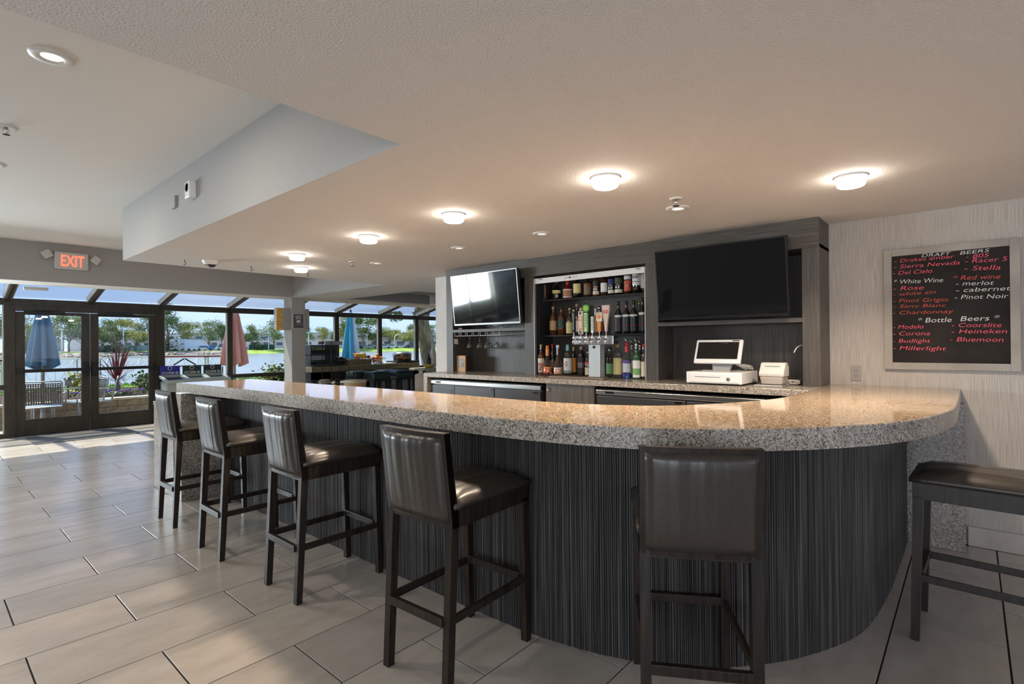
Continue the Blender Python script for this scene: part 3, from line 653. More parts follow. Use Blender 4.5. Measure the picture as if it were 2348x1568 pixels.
# ------------------------------------------------------------------ bottles
def gmat(name, col, rough=.06, tr=0.0, coat=1): return mat(name, col, rough, 0, .6, trans=tr, coat=coat)
G_amb = gmat('amber_spirit', (.10, .028, .008)); G_drk = gmat('dark_bottle', (.010, .008, .007)); G_red = gmat('red_glass', (.25, .01, .01))
G_clr = glassmat('clear_bottle', (.86, .88, .86), 1.8, pw=2.2); G_rose = glassmat('rose_bottle', (.92, .66, .54), 1.8, pw=2.2); G_grn = gmat('green_bottle', (.02, .10, .035)); G_brn = gmat('brown_bottle', (.045, .018, .008))
G_blu = gmat('blue_bottle', (.012, .035, .22)); G_teal = mat('teal_cap', (.22, .55, .47), .4)
def col(n, c, r=.6): return mat(n, c, r)
K = dict(black=M_blackp, gold=mat('gold_cap', (.55, .38, .12), .35, .6), cork=col('cork', (.45, .28, .14)), red=col('red_cap', (.6, .03, .04), .4), teal=G_teal, white=M_wht, silver=M_chrome, orange=col('orange_foil', (.8, .25, .04), .4), tan=col('tan_cap', (.5, .34, .2)), brown=col('brown_cap', (.14, .05, .03)))
def bottle(px, w_, ytop, ybase, plane, zb, body, cap, labs, lb, grp, sh='std', nr=.014, pour=False, sq=False, nlen=None):
    """zoomed crop coords (1200,600 x5.6) -> a bottle standing on zb at plane"""
    p = at(0, plane, 1200+px/5.6, 600+ybase/5.6); y = p.y; d = (Vector((plane, y, 0))).dot(Fv)
    R = w_/5.6*d/F_PX/2; zt = at(0, plane, 1200+px/5.6, 600+ytop/5.6).z; H = max(.17, min(.36, zt-zb)); x = plane
    t = thing('liquor_bottle', lb, 'bottle', (x, y, zb), grp)
    n = 4 if sq else 20; hb = H*(.62 if sh == 'std' else .5 if sh == 'squat' else .72 if sh == 'tall' else .58)
    if nlen: hb = H-nlen
    nk = min(nr, R*.5)
    if sh == 'bell': pr = [(.0001, .002), (R*.9, .002), (R, H*.06), (R, H*.18), (R*.86, H*.34), (R*.55, H*.5), (nk*1.2, H*.62), (nk, H*.7), (nk, H*.93)]
    elif sh == 'squat': pr = [(.0001, .002), (R*.9, .002), (R, H*.05), (R, hb*.75), (R*.75, hb*.97), (nk*1.3, hb+H*.07), (nk, hb+H*.12), (nk, H*.93)]
    else: pr = [(.0001, .002), (R*.93, .002), (R, H*.02), (R, hb), (R*.8, hb+H*.05), (nk*1.25, hb+H*.13), (nk, hb+H*.18), (nk, H*.93)]
    M = Matrix.Translation((x, y, zb)) @ Matrix.Rotation(PI/4, 4, 'Z') if sq else Matrix.Translation((x, y, zb))
    k2 = 1.3 if sq else 1
    MB().lathe([(r*k2 if i < len(pr)-3 else r, z) for i, (r, z) in enumerate(pr)], (0, 0, 0), n, M=M, smooth=not sq).build('glass', body, t)
    MB().cyl((x, y, zb+H*.90), nk*1.15, H*.10, 14).build('cap', K[cap], t)
    for l in labs:
        z0, z1, m = l[:3]; rr = R+.0012
        a = math.atan2(-y, -x)
        if sh == 'bell': rr = R*(1.0 if z1 < .2 else .9)+.0015
        if len(l) == 4: rr = nk*1.3+.001
        if sq: MB().box(-R-.0015, -R*.8, H*z0, -R, R*.8, H*z1, M=Matrix.Translation((x, y, zb))).build('paper_label', m, t)
        else: MB().lathe([(rr, H*z0), (rr, H*z1)], (x, y, zb), 16, a0=a-1.35, a1=a+1.35).build('paper_label', m, t)
        if len(l) > 3:
            if len(l) > 4: text('lettering', l[3], (x-rr-.001, y+l[5]*.5-.010, zb+H*l[6]), l[4], l[7], t, '-X', .0003, wid=l[5], bold=.0008)
    if pour: MB().tube([(x, y, zb+H), (x-.004, y+.004, zb+H+.02), (x-.016, y+.016, zb+H+.045)], .0045, 8).build('pour_spout', M_chrome, t)
    return t
cr_ = col('cream_paper', (.72, .66, .50)); whp = col('white_paper', (.80, .79, .76)); ylp = col('yellow_paper', (.74, .64, .26)); tnp = col('tan_paper', (.52, .33, .16)); orp = col('orange_paper', (.75, .26, .05))
rdp = col('red_paper', (.55, .09, .05)); gyp = col('charcoal_paper', (.07, .075, .085)); grp_ = col('green_paper', (.20, .42, .16)); tlp = col('teal_paper', (.3, .55, .48)); prp = col('purple_paper', (.12, .07, .28)); brp = col('brown_paper', (.22, .14, .09)); bkp = col('black_paper', (.02, .02, .02))
g1, g2, g3 = 'bottles on the top shelf', 'bottles on the middle shelf', 'bottles standing on the back counter'
zt_, zm_ = 1.9392, 1.5412
B = lambda *a, **k: bottle(*a, **k)
B(288, 92, 170, 458, 4.79, zt_, G_brn, 'black', [(.12, .60, brp)], 'square brown boxed-looking bottle at the left end of the top shelf', g1, 'tall', sq=True)
B(428, 112, 200, 460, 4.79, zt_, G_drk, 'silver', [(.28, .42, ylp), (.74, .9, M_grey, 'N')], 'squat black bottle with silver neck and thin pale yellow band, top shelf', g1, 'squat')
B(568, 122, 185, 452, 4.79, zt_, G_red, 'red', [(.06, .42, whp), (.10, .38, orp), (.62, .9, K['red'], 'N')], 'squat bottle with red neck and orange white-edged label, top shelf', g1, 'squat')
B(692, 100, 170, 448, 4.79, zt_, G_drk, 'black', [(.22, .62, ylp)], 'bottle with big yellow label and black top, top shelf', g1)
B(825, 95, 165, 440, 4.79, zt_, G_brn, 'brown', [(.12, .6, col('bronze_paper', (.20, .13, .08))), (.48, .58, orp)], 'dark brown bottle with bronze label and orange patch, top shelf', g1)
B(935, 84, 150, 430, 4.79, zt_, G_amb, 'black', [(.10, .24, cr_), (.45, .66, bkp)], 'amber bottle with black round emblem and low cream band, top shelf', g1, 'tall')
B(1038, 88, 140, 427, 4.79, zt_, G_brn, 'brown', [(.18, .56, whp)], 'bottle with plain off-white label between two emblem bottles, top shelf', g1, 'tall')
B(1130, 86, 135, 423, 4.79, zt_, G_drk, 'black', [(.10, .24, cr_), (.48, .70, col('navy_paper', (.03, .03, .16)))], 'dark bottle with blue emblem and low cream band, top shelf', g1, 'tall')
B(1225, 100, 125, 412, 4.79, zt_, G_drk, 'black', [(.10, .24, cr_), (.48, .72, col('dark_green_paper', (.04, .07, .04)))], 'dark green bottle with round emblem and low cream band, top shelf', g1, 'tall')
B(1340, 90, 112, 404, 4.79, zt_, G_brn, 'red', [(.14, .34, rdp), (.38, .58, rdp), (.62, .78, whp)], 'bottle with tiered red labels, top shelf', g1, 'tall')
B(1455, 108, 95, 396, 4.79, zt_, G_drk, 'black', [(.34, .48, whp), (.50, .86, whp, 'BLACK', .024, .06, .62, bkp)], 'bottle with white label and bold black lettering, top shelf', g1, 'tall')
B(1543, 66, 92, 400, 4.82, zt_, G_drk, 'black', [(.22, .84, whp)], 'bottle with tall plain white label at the right end of the top shelf', g1, 'tall')
B(385, 92, 575, 938, 4.78, zm_, G_amb, 'tan', [(.18, .50, tnp)], 'amber bottle with tan label at the left end of the middle shelf', g2)
B(490, 100, 570, 936, 4.78, zm_, G_amb, 'black', [(.25, .55, col('green_black_paper', (.03, .06, .045)))], 'amber bottle with black-green label, second on the middle shelf', g2)
B(598, 96, 590, 932, 4.78, zm_, G_brn, 'gold', [(.06, .46, col('olive_paper', (.55, .52, .20)))], 'bottle with yellow-green label, third on the middle shelf', g2)
B(690, 66, 540, 930, 4.84, zm_, G_drk, 'cork', [(.1, .46, whp)], 'corked bottle with white label behind the first tap handle', g2)
B(785, 70, 560, 932, 4.85, zm_, G_brn, 'cork', [(.1, .46, tnp)], 'corked bottle behind the orange AMBER tap handle', g2)
B(980, 70, 575, 932, 4.85, zm_, G_drk, 'silver', [(.1, .46, gyp)], 'dark bottle with silver top between the tap handles', g2)
lw = col('black_wine_label', (.025, .027, .032), .45)
for i, (cx_, yt, lb) in enumerate(((1222, 512, 'first dark wine bottle with white crest label right of the taps'), (1325, 502, 'second dark wine bottle with white crest label right of the taps'), (1420, 496, 'third dark wine bottle with white crest label right of the taps'), (1532, 455, 'fourth dark wine bottle at the right end of the middle shelf'))):
    B(cx_, 92, yt, 918, 4.78, zm_, G_drk, 'black', [(.08, .50, lw), (.52, .58, whp), (.24, .27, rdp)], lb, g2)
B(1490, 50, 512, 915, 4.86, zm_, G_grn, 'gold', [(.2, .5, gyp)], 'slim green bottle with gold neck behind the third and fourth wine bottles', g2)
B(231, 84, 1060, 1452, 4.615, 1.10, G_amb, 'gold', [(.10, .55, cr_), (.12, .40, cr_, '7', .085, .055, .13, col('seven_red', (.65, .03, .03)))], 'bottle with cream label and big red 7 at the left end of the counter', g3)
B(312, 112, 1075, 1482, 4.54, 1.10, G_rose, 'orange', [(.10, .30, orp), (.66, .90, K['orange'], 'N')], 'rose bottle with orange neck foil and orange label', g3, 'bell')
B(288, 50, 1035, 1440, 4.82, 1.10, G_amb, 'gold', [(.2, .5, cr_)], 'slim bottle with golden cap behind the orange-foil rose bottle', g3)
B(375, 64, 1055, 1420, 4.83, 1.10, G_drk, 'red', [(.2, .45, brp)], 'dark bottle with red cap behind the two rose bottles', g3)
B(445, 118, 1070, 1482, 4.56, 1.10, G_rose, 'white', [(.08, .28, whp)], 'rose bottle with white label and clear neck', g3, 'bell')
B(572, 108, 1065, 1442, 4.74, 1.10, G_clr, 'teal', [(.10, .56, whp, 'Q', .045, .03, .32, bkp), (.08, .16, tlp), (.8, .92, G_teal, 'N')], 'bottle with teal cap and white label lettered Q', g3, 'tall')
B(648, 64, 1090, 1425, 4.83, 1.10, G_drk, 'gold', [(.1, .6, orp)], 'dark bottle with orange label behind the teal-capped bottle', g3)
B(745, 98, 1090, 1440, 4.74, 1.10, G_drk, 'tan', [(.12, .6, bkp), (.28, .46, M_grey)], 'black bottle with white graphic left of the tap tower', g3, 'tall')
B(832, 82, 1120, 1442, 4.74, 1.10, G_brn, 'black', [(.05, .32, cr_), (.44, .52, K['red'])], 'small brown cream-liqueur bottle beside the tap column', g3)
B(1115, 100, 1090, 1450, 4.70, 1.10, G_clr, 'black', [(.12, .45, grp_)], 'clear square-shouldered bottle with green label right of the tap column', g3)
B(1215, 118, 1060, 1490, 4.60, 1.10, G_clr, 'gold', [(.12, .6, col('pale_gold_print', (.5, .45, .22)))], 'tall clear bottle with gold cap and ornate relief', g3, 'tall')
B(1330, 108, 1040, 1500, 4.58+.03, 1.10, G_clr, 'red', [(.02, .15, G_blu), (.18, .42, col('silver_paper', (.5, .52, .58))), (.43, .52, prp), (.74, .9, K['red'], 'N')], 'clear bottle with purple band, red neck and blue base', g3, pour=True)
B(1400, 70, 1060, 1440, 4.80, 1.10, G_clr, 'silver', [(.1, .5, ylp)], 'clear bottle with pour spout behind the purple-band bottle', g3, pour=True)
B(1455, 96, 1045, 1500, 4.61, 1.10, G_grn, 'silver', [(.30, .52, whp), (.12, .30, grp_), (.05, .12, whp)], 'green bottle with white and green label and pour spout', g3, pour=True)
B(1505, 60, 1060, 1440, 4.82, 1.10, G_drk, 'silver', [(.1, .5, gyp)], 'dark bottle with pour spout behind the green bottle', g3, pour=True)
B(1548, 72, 1055, 1500, 4.63, 1.10, G_brn, 'red', [(.08, .50, cr_)], 'bottle with cream label and red cap at the right end of the counter', g3)

# ------------------------------------------------------------------ beer tap tower
tt = thing('beer_tap_tower', 'T-shaped chrome beer tower with six taps in front of the bottles', 'beer tap', (4.5, 2.82, 1.10))
MB().box(4.455, 2.75, 1.115, 4.545, 2.88, 1.435).build('column', mat('satin_aluminium', (.62, .66, .68), .3, .35), tt, .004)
MB().box(4.45, 2.595, 1.437, 4.55, 3.065, 1.525).build('tower_head', M_steel, tt, .006)
MB().lathe([(.0001, 0), (.014, 0), (.014, .003)], (0, 0, 0), 20, M=Matrix.Translation((4.453, 2.815, 1.41)) @ Matrix.Rotation(-PI/2, 4, 'Y')).build('badge', M_black, tt)
MB().box(4.40, 2.72, 1.10, 4.56, 2.91, 1.116).build('tower_foot', M_chrome, tt, .003)
ty = [3.02, 2.935, 2.872, 2.80, 2.72, 2.645]
for i, y in enumerate(ty):
    fc = MB().tube([(4.455, y, 1.49), (4.41, y, 1.49), (4.395, y, 1.48), (4.385, y, 1.44)], .010, 10)
    fc.lathe([(.014, 0), (.018, .01), (.010, .03), (.006, .05)], (4.405, y, 1.492), 12)
    fc.build('faucet', M_chrome, tt)
def handle(i, lb, mk):
    y = ty[i]; h = thing('tap_handle', lb, 'tap handle', (4.405, y, 1.542), 'beer tap handles')
    MB().cyl((4.405, y, 1.535), .007, .03, 10).build('ferrule', M_chrome, h); mk(h, 4.405, y, 1.56)
def h1(h, x, y, z):
    MB().box(x-.012, y-.018, z, x+.012, y+.018, z+.21).build('handle_blade', M_black, h, .003); MB().cyl((x, y, z+.21), .012, .02, 12).build('finial', M_grey, h)
    text('lettering', 'DRAFT HOUSE', (x-.0125, y+.006, z+.19), .012, whp, h, '-X', right=(0, 0, -1), up=(0, -1, 0), wid=.16)
def h2(h, x, y, z):
    MB().box(x-.010, y-.026, z-.02, x+.010, y+.026, z+.21).build('handle_blade', whp, h, .003); MB().box(x-.012, y-.021, z+.02, x-.0095, y+.021, z+.165).build('orange_panel', orp, h)
    for dz in (.19, -.0): MB().lathe([(.0001, 0), (.017, 0), (.017, .002)], (0, 0, 0), 18, M=Matrix.Translation((x-.0105, y, z+dz)) @ Matrix.Rotation(-PI/2, 4, 'Y')).build('round_badge', brp, h)
    MB().lathe([(.006, 0), (.014, .012), (.016, .025), (.008, .035), (.0001, .037)], (x, y, z+.21), 14).build('finial', K['tan'], h)
    text('lettering', 'AMBER', (x-.013, y+.012, z+.158), .026, whp, h, '-X', right=(0, 0, -1), up=(0, -1, 0), wid=.128, bold=.001)
    
def h3(h, x, y, z):
    MB().box(x-.010, y-.026, z, x+.010, y+.026, z+.19).build('handle_blade', col('bright_green', (.06, .36, .04), .4), h, .003)
    MB().box(x-.012, y-.013, z+.005, x-.0095, y+.013, z+.19).build('cream_stripe', cr_, h)
    MB().cyl((0, 0, -.008), .038, .016, 28, M=Matrix.Translation((x, y, z+.235)) @ Matrix.Rotation(PI/2, 4, 'Y')).build('round_head', col('bright_green', (.06, .36, .04), .4), h)
    MB().cyl((0, 0, -.009), .024, .001, 24, M=Matrix.Translation((x, y, z+.235)) @ Matrix.Rotation(PI/2, 4, 'Y')).build('round_badge', col('lime_print', (.35, .5, .05), .5), h)
    text('lettering', 'SIERRA', (x-.013, y+.006, z+.175), .013, bkp, h, '-X', right=(0, 0, -1), up=(0, -1, 0), wid=.13)
def h4(h, x, y, z):
    MB().box(x-.008, y-.012, z-.01, x+.008, y+.014, z+.15).build('handle_blade', whp, h, .002)
    MB().box(x+.006, y-.045, z, x+.012, y-.015, z+.16).build('dark_plank', brp, h, .002)
    MB().lathe([(.008, 0), (.012, .03), (.006, .045), (.014, .06), (.0001, .075)], (x+.008, y-.03, z+.16), 12).build('finial', M_grey, h)
    text('lettering', 'CERVEZA', (x-.0085, y+.006, z+.14), .014, bkp, h, '-X', right=(0, 0, -1), up=(0, -1, 0), wid=.12)
def h5(h, x, y, z):
    MB().hexa([(x-.01, y-.015, z), (x+.01, y-.015, z), (x+.01, y+.015, z), (x-.01, y+.015, z)], [(x-.01, y-.02, z+.10), (x+.01, y-.02, z+.10), (x+.01, y+.02, z+.10), (x-.01, y+.02, z+.10)]).build('handle_stem', orp, h)
    MB().box(x-.01, y-.032, z+.10, x+.01, y+.03, z+.19).build('handle_sign', cr_, h, .003)
    MB().cyl((0, 0, -.011), .022, .002, 20, M=Matrix.Translation((x, y, z+.145)) @ Matrix.Rotation(PI/2, 4, 'Y')).build('round_badge', orp, h)
    text('lettering', 'IPA', (x-.012, y+.024, z+.172), .012, rdp, h, '-X', wid=.045)
def h6(h, x, y, z):
    pts = [(0, .010), (.05, .014), (.11, .022), (.17, .034), (.23, .041), (.255, .040)]
    for j in range(len(pts)-1):
        pass
    mb = MB(); vs = []
    for dz, hw in pts: vs += [(x-.012, y-hw, z+dz), (x+.012, y-hw, z+dz), (x+.012, y+hw, z+dz), (x-.012, y+hw, z+dz)]
    fs = [(0, 1, 2, 3), tuple(len(vs)-4+q for q in (3, 2, 1, 0))]
    for j in range(len(pts)-1):
        for q in range(4): fs.append((4*j+q, 4*j+(q+1) % 4, 4*j+4+(q+1) % 4, 4*j+4+q))
    mb.add(vs, fs).build('flared_handle', col('blush_ceramic', (.66, .50, .42), .3), h, .003)
    MB().box(x-.014, y-.030, z+.175, x-.0115, y+.030, z+.205).build('red_badge', rdp, h, .003)
    text('lettering', 'STELLA', (x-.0145, y+.025, z+.184), .012, whp, h, '-X', wid=.05)
handle(0, 'black blade tap handle with white upright lettering, leftmost', h1); handle(1, 'white and orange tap handle reading AMBER', h2); handle(2, 'green tap handle with round green head', h3)
handle(3, 'tap handle of white and brown planks with a grey finial', h4); handle(4, 'tap handle with square cream sign and orange stem', h5); handle(5, 'flared blush tap handle with red badge, rightmost', h6)
dt = thing('drip_tray', 'brown drip tray on the counter under the beer taps', 'tray', (4.36, 2.95, 1.10))
MB().box(4.30, 2.62, 1.10, 4.395, 3.27, 1.118).build('tray_body', mat('brown_metal', (.20, .15, .11), .4, .3), dt, .004)
gm = MB()
for k in range(20): gm.box(4.31, 2.64+k*.031, 1.1185, 4.385, 2.655+k*.031, 1.121)
gm.build('tray_grille', mat('brown_metal', (.20, .15, .11), .4, .3), dt)

# ------------------------------------------------------------------ cash register corner
cdw = thing('cash_drawer', 'white cash drawer with keyhole under the touch screen', 'cash drawer', (4.53, 1.59, 1.10))
MB().box(4.31, 1.365, 1.112, 4.72, 1.815, 1.205).build('drawer_housing', M_wht, cdw, .004)
MB().box(4.303, 1.385, 1.122, 4.312, 1.785, 1.190).build('drawer_front', M_wht, cdw, .003)
for a, b in ((4.32, 1.38), (4.32, 1.79), (4.70, 1.38), (4.70, 1.79)): MB().cyl((a, b, 1.10), .010, .012, 10).build('foot', M_blackp, cdw)
MB().box(4.3015, 1.53, 1.163, 4.3035, 1.74, 1.166).build('slot', M_black, cdw)
MB().lathe([(.0001, 0), (.006, 0), (.006, .003), (.013, .003), (.013, .006)], (0, 0, 0), 18, M=Matrix.Translation((4.304, 1.468, 1.150)) @ Matrix.Rotation(-PI/2, 4, 'Y')).build('keyhole', M_black, cdw)
ps = thing('touch_screen_register', 'white touch screen register standing on the cash drawer', 'register', (4.5, 1.58, 1.205))
MB().box(4.36, 1.47, 1.205, 4.60, 1.70, 1.216).build('stand_base', M_grey, ps, .004)
MB().hexa([(4.44, 1.50, 1.216), (4.47, 1.50, 1.216), (4.47, 1.64, 1.216), (4.44, 1.64, 1.216)], [(4.47, 1.47, 1.36), (4.50, 1.47, 1.36), (4.50, 1.67, 1.36), (4.47, 1.67, 1.36)]).build('stand_neck', M_grey, ps)
Mp = Matrix.Translation((4.395, 0, 1.275)) @ Matrix.Rotation(math.radians(24), 4, 'Y')
MB().box(0, 1.405, 0, .028, 1.79, .215, M=Mp).build('screen_housing', M_wht, ps, .010, seg=3)
MB().box(-.003, 1.432, .038, .001, 1.768, .190, M=Mp).build('screen', M_screen, ps)
MB().box(-.002, 1.43, .198, .001, 1.49, .205, M=Mp).build('card_slot', M_black, ps)
p_ = Mp @ Vector((-.0035, 1.575, .172)); u_ = (Mp.to_3x3() @ Vector((0, 0, 1)))
text('lettering', '11:47', p_, .012, mat('dim_digits', (.10, .10, .10), .5), ps, '-X', .0002, wid=.05, up=u_)
pr_ = thing('receipt_printer', 'small white wedge-shaped receipt printer on a flat base', 'printer', (4.47, 1.18, 1.10))
MB().box(4.37, 1.09, 1.10, 4.56, 1.295, 1.112).build('base_plate', M_grey, pr_, .004)
MB().hexa([(4.41, 1.10, 1.115), (4.55, 1.10, 1.115), (4.55, 1.25, 1.115), (4.41, 1.25, 1.115)], [(4.40, 1.09, 1.175), (4.56, 1.09, 1.175), (4.56, 1.26, 1.175), (4.40, 1.26, 1.175)]).build('lower_body', mat('taupe_plastic', (.42, .38, .33), .45), pr_, .008)
mb = MB(); P1 = [(4.40, 1.176), (4.56, 1.176), (4.56, 1.25), (4.52, 1.285), (4.46, 1.283), (4.395, 1.20)]
mb.add([(x, 1.085, z) for x, z in P1]+[(x, 1.265, z) for x, z in P1], [tuple(range(6)), tuple(range(11, 5, -1))]+[(i, 6+i, 6+(i+1) % 6, (i+1) % 6) for i in range(6)]).build('upper_body', M_off, pr_, .006)
MB().box(4.432, 1.12, 1.2555, 4.437, 1.225, 1.2595).build('paper_slot', M_grey, pr_)
tag(MB().box(4.885, 1.31, 1.17, 4.90, 1.39, 1.285).build('wall_outlet', M_lam, None, .002), 'dark outlet plate behind the receipt printer', 'outlet')
pts = [(4.56, 1.17, 1.15)]
for k in range(26):
    a = k*.9; pts.append((4.66+.05*math.cos(a)+.02*math.sin(a*.37), 1.085+.055*math.sin(a), 1.108+.03*abs(math.sin(k*.55))))
cable('cable', pts, .0032, M_off, 'white coiled cable beside the receipt printer')
pts = [(4.62, 1.46, 1.25)]
for k in range(34):
    a = k*.8; pts.append((4.62+.05*math.cos(a*1.1), 1.44+.055*math.sin(a), 1.212+.05*abs(math.sin(k*.43))))
cable('cable', pts, .003, M_off, 'bundle of pale cables on the cash drawer behind the screen')
pts = [(4.55, 1.55, 1.25)]+[(4.56+.03*math.cos(k*1.3), 1.50+.03*math.sin(k*1.1), 1.215+.03*abs(math.sin(k*.7))) for k in range(12)]
cable('cable', pts, .003, M_black, 'black cable knot behind the neck of the touch screen')
cable('cable', [(4.72, .995, 1.42), (4.70, 1.02, 1.42), (4.66, 1.05, 1.40), (4.63, 1.065, 1.36)], .0045, M_wht, 'short white cable stub hanging from the niche side')

# ------------------------------------------------------------------ bar stools
GS = 'leather bar stools around the bar'
st = local('bar_stool', '', 'bar stool', (0, 0, 0), GS)
HW = .205; q = .036
def rleg(s):
    mb = MB(); y = s*(HW-q/2)
    def ring(x, z, d): return [(x, y-q/2, z), (x+d, y-q/2, z), (x+d, y+q/2, z), (x, y+q/2, z)]
    mb.hexa(ring(-.29, 0, .034), ring(-.255, .72, .042)); mb.hexa(ring(-.255, .72, .042), ring(-.298, 1.085, .03)); return mb
for s in (-1, 1):
    rleg(s).build('leg', M_stool, st)
    y = s*(HW-q/2)
    MB().hexa([(.25, y-q/2, 0), (.284, y-q/2, 0), (.284, y+q/2, 0), (.25, y+q/2, 0)], [(.228, y-q/2, .70), (.27, y-q/2, .70), (.27, y+q/2, .70), (.228, y+q/2, .70)]).build('leg', M_stool, st)
    MB().box(-.262, y-.009, .288, .262, y+.009, .322).build('stretcher', M_stool, st, .002)
MB().box(-.285, -HW+q, .285, -.262, HW-q, .322).build('stretcher', M_stool, st, .002)
MB().box(.232, -HW+q, .30, .256, HW-q, .335).build('stretcher', M_stool, st, .002)
MB().box(-.255, -HW, .685, .27, HW, .765).build('seat_frame', M_stool, st, .002)
# cushion with crown
mb = MB(); nx = 10; vs = []; hx, hy = .27, HW+.008; cx0 = .012
def cush(x0, x1, y0, y1, z0, zc, crown, n=10):
    vs = []; fs = []
    for i in range(n+1):
        for j in range(n+1):
            u, v = i/n*2-1, j/n*2-1; e_ = (1-abs(u)**4)*(1-abs(v)**4)
            vs.append((x0+(x1-x0)*i/n, y0+(y1-y0)*j/n, zc+crown*e_**.5))
    k = n+1
    for i in range(n):
        for j in range(n): fs.append((i*k+j, (i+1)*k+j, (i+1)*k+j+1, i*k+j+1))
    b = len(vs); edge = [i*k for i in range(k)]+[n*k+j for j in range(1, k)]+[i*k+n for i in range(n-1, -1, -1)]+[j for j in range(n-1, 0, -1)]
    for q_ in edge: x, y, z = vs[q_]; vs.append((x, y, z0))
    m = len(edge)
    for i in range(m): fs.append((edge[i], edge[(i+1) % m], b+(i+1) % m, b+i))
    fs.append(tuple(b+i for i in range(m))); return vs, fs
vs, fs = cush(-.245, .283, -hy, hy, .766, .785, .042)
MB().add(vs, fs, 0, True).build('seat', M_leather, st)
# backrest: wooden frame, leather pad proud on both sides; slight curve in plan
def slab(y0, y1, z0, z1, t0, t1, name, m, crown=0, n=8, bevel=0, par=st):
    vs = []; fs = []
    def cx(z): return -.255-(z-.72)*(.043/.365)
    for side in (0, 1):
        for i in range(n+1):
            for j in range(n+1):
                y = y0+(y1-y0)*i/n; z = z0+(z1-z0)*j/n; u, v = i/n*2-1, j/n*2-1
                e_ = ((1-abs(u)**5)*(1-abs(v)**5))**.5; bow = -.014*(1-(y/HW)**2)
                x = cx(z)+bow+(t0-crown*e_ if side == 0 else t1+crown*e_); vs.append((x, y, z))
    k = n+1; o_ = k*k
    for i in range(n):
        for j in range(n):
            a = i*k+j; fs.append((a, a+1, a+k+1, a+k)); fs.append((o_+a, o_+a+k, o_+a+k+1, o_+a+1))
    ed = [i*k for i in range(k)]+[n*k+j for j in range(1, k)]+[i*k+n for i in range(n-1, -1, -1)]+[j for j in range(n-1, 0, -1)]
    for i in range(len(ed)): a, b = ed[i], ed[(i+1) % len(ed)]; fs.append((a, b, o_+b, o_+a))
    return MB().add(vs, fs, 0, m is M_leather).build(name, m, par, 0 if m is M_leather else .0015, seg=1)
bf = slab(-HW, HW, 1.045, 1.088, -.002, .034, 'back_rail', M_stool); slab(-HW+.01, HW-.01, .695, .725, .002, .034, 'back_rail', M_stool)
for a, b in ((-HW, -HW+.022), (HW-.022, HW)): slab(a, b, .70, 1.088, -.002, .034, 'back_stile', M_stool, n=4)
slab(-HW+.018, HW-.018, .715, 1.068, -.004, .036, 'backrest', M_leather, crown=.014, n=12)
ST = [((1.66, 5.01), 0, 'farthest leather bar stool, beside the granite end leg'), ((1.65, 4.02), 0, 'second bar stool from the far end, with striped highlights on its back'),
      ((1.70, 3.05), 0, 'third bar stool from the far end of the bar'), ((1.705, 1.83), math.radians(3), 'bar stool standing at the start of the counter curve, back to the camera at left'),
      ((2.035, .855), math.radians(31), 'nearest bar stool with its full brown leather back facing the camera'), ((3.385, -.055), math.radians(88), 'stool at the right edge seen from its side, cut by the frame')]
for i, ((x, y), rz, lb) in enumerate(ST):
    if i == 0: st.location = (x, y, 0); st['label'] = lb
    else: dup(st, (x, y, 0), rz, lb)
#PART2
# ------------------------------------------------------------------ waste station inside the windows
BN = [('blue', 'MIXED', 'RECYCLING', (.012, .02, .25), 3.087, 'left waste bin with blue sign board in front of the window'), ('green', 'COMPOST', '', (.012, .035, .03), 3.46, 'middle waste bin with dark green sign board'), ('black', 'TRASH', '', (.013, .022, .022), 3.83, 'right waste bin with black sign board, nearest the salmon umbrella')]
M_bin = mat('grey_green_bin', (.34, .37, .34), .45); M_binr = mat('bin_inside', (.02, .025, .025), .6)
for nm, a, b, c, x, lb in BN:
    t = thing('waste_bin', lb, 'bin', (x+.17, 11.35, 0), 'waste bins in front of the window')
    MB().box(x, 11.15, .02, x+.34, 11.50, .80).build('bin_body', M_bin, t, .02)
    mb = MB(); x0, x1 = x-.02, x+.36
    mb.hexa([(x0, 11.10, .78), (x0+.05, 11.10, .78), (x0+.05, 11.50, .86), (x0, 11.50, .86)], [(x0, 11.10, .83), (x0+.05, 11.10, .83), (x0+.05, 11.50, .91), (x0, 11.50, .91)])
    mb.hexa([(x1-.05, 11.10, .78), (x1, 11.10, .78), (x1, 11.50, .86), (x1-.05, 11.50, .86)], [(x1-.05, 11.10, .83), (x1, 11.10, .83), (x1, 11.50, .91), (x1-.05, 11.50, .91)])
    mb.box(x0, 11.08, .77, x1, 11.13, .835).box(x0, 11.48, .86, x1, 11.52, .915); mb.build('lid_rim', M_bin, t, .008)
    MB().hexa([(x0+.05, 11.13, .79), (x1-.05, 11.13, .79), (x1-.05, 11.48, .855), (x0+.05, 11.48, .855)], [(x0+.05, 11.13, .80), (x1-.05, 11.13, .80), (x1-.05, 11.48, .865), (x0+.05, 11.48, .865)]).build('bin_opening', M_binr, t)
    MB().box(x, 11.50, .88, x+.33, 11.515, 1.085).build('sign_board', mat(nm+'_sign', c, .4), t, .006)
    tg = MB().tube([(x+.16+.033*math.cos(q_*PI/9), 11.497, 1.04+.033*math.sin(q_*PI/9)) for q_ in range(18)], .0045, 6, closed=True); tg.build('round_symbol', whp, t)
    MB().box(x+.03, 11.496, .925, x+.23, 11.5, .975).build('word_band', M_grey, t, .003); MB().box(x+.25, 11.496, .925, x+.30, 11.5, .975).build('word_band', M_grey, t, .003)
    text('lettering', a, (x+.05, 11.495, .952 if b else .942), .013 if b else .018, mat(nm+'_sign', c, .4), t, '-Y', wid=.10 if not b else .08, bold=.001)
    if b: text('lettering', b, (x+.05, 11.495, .931), .013, mat(nm+'_sign', c, .4), t, '-Y', wid=.13, bold=.001)

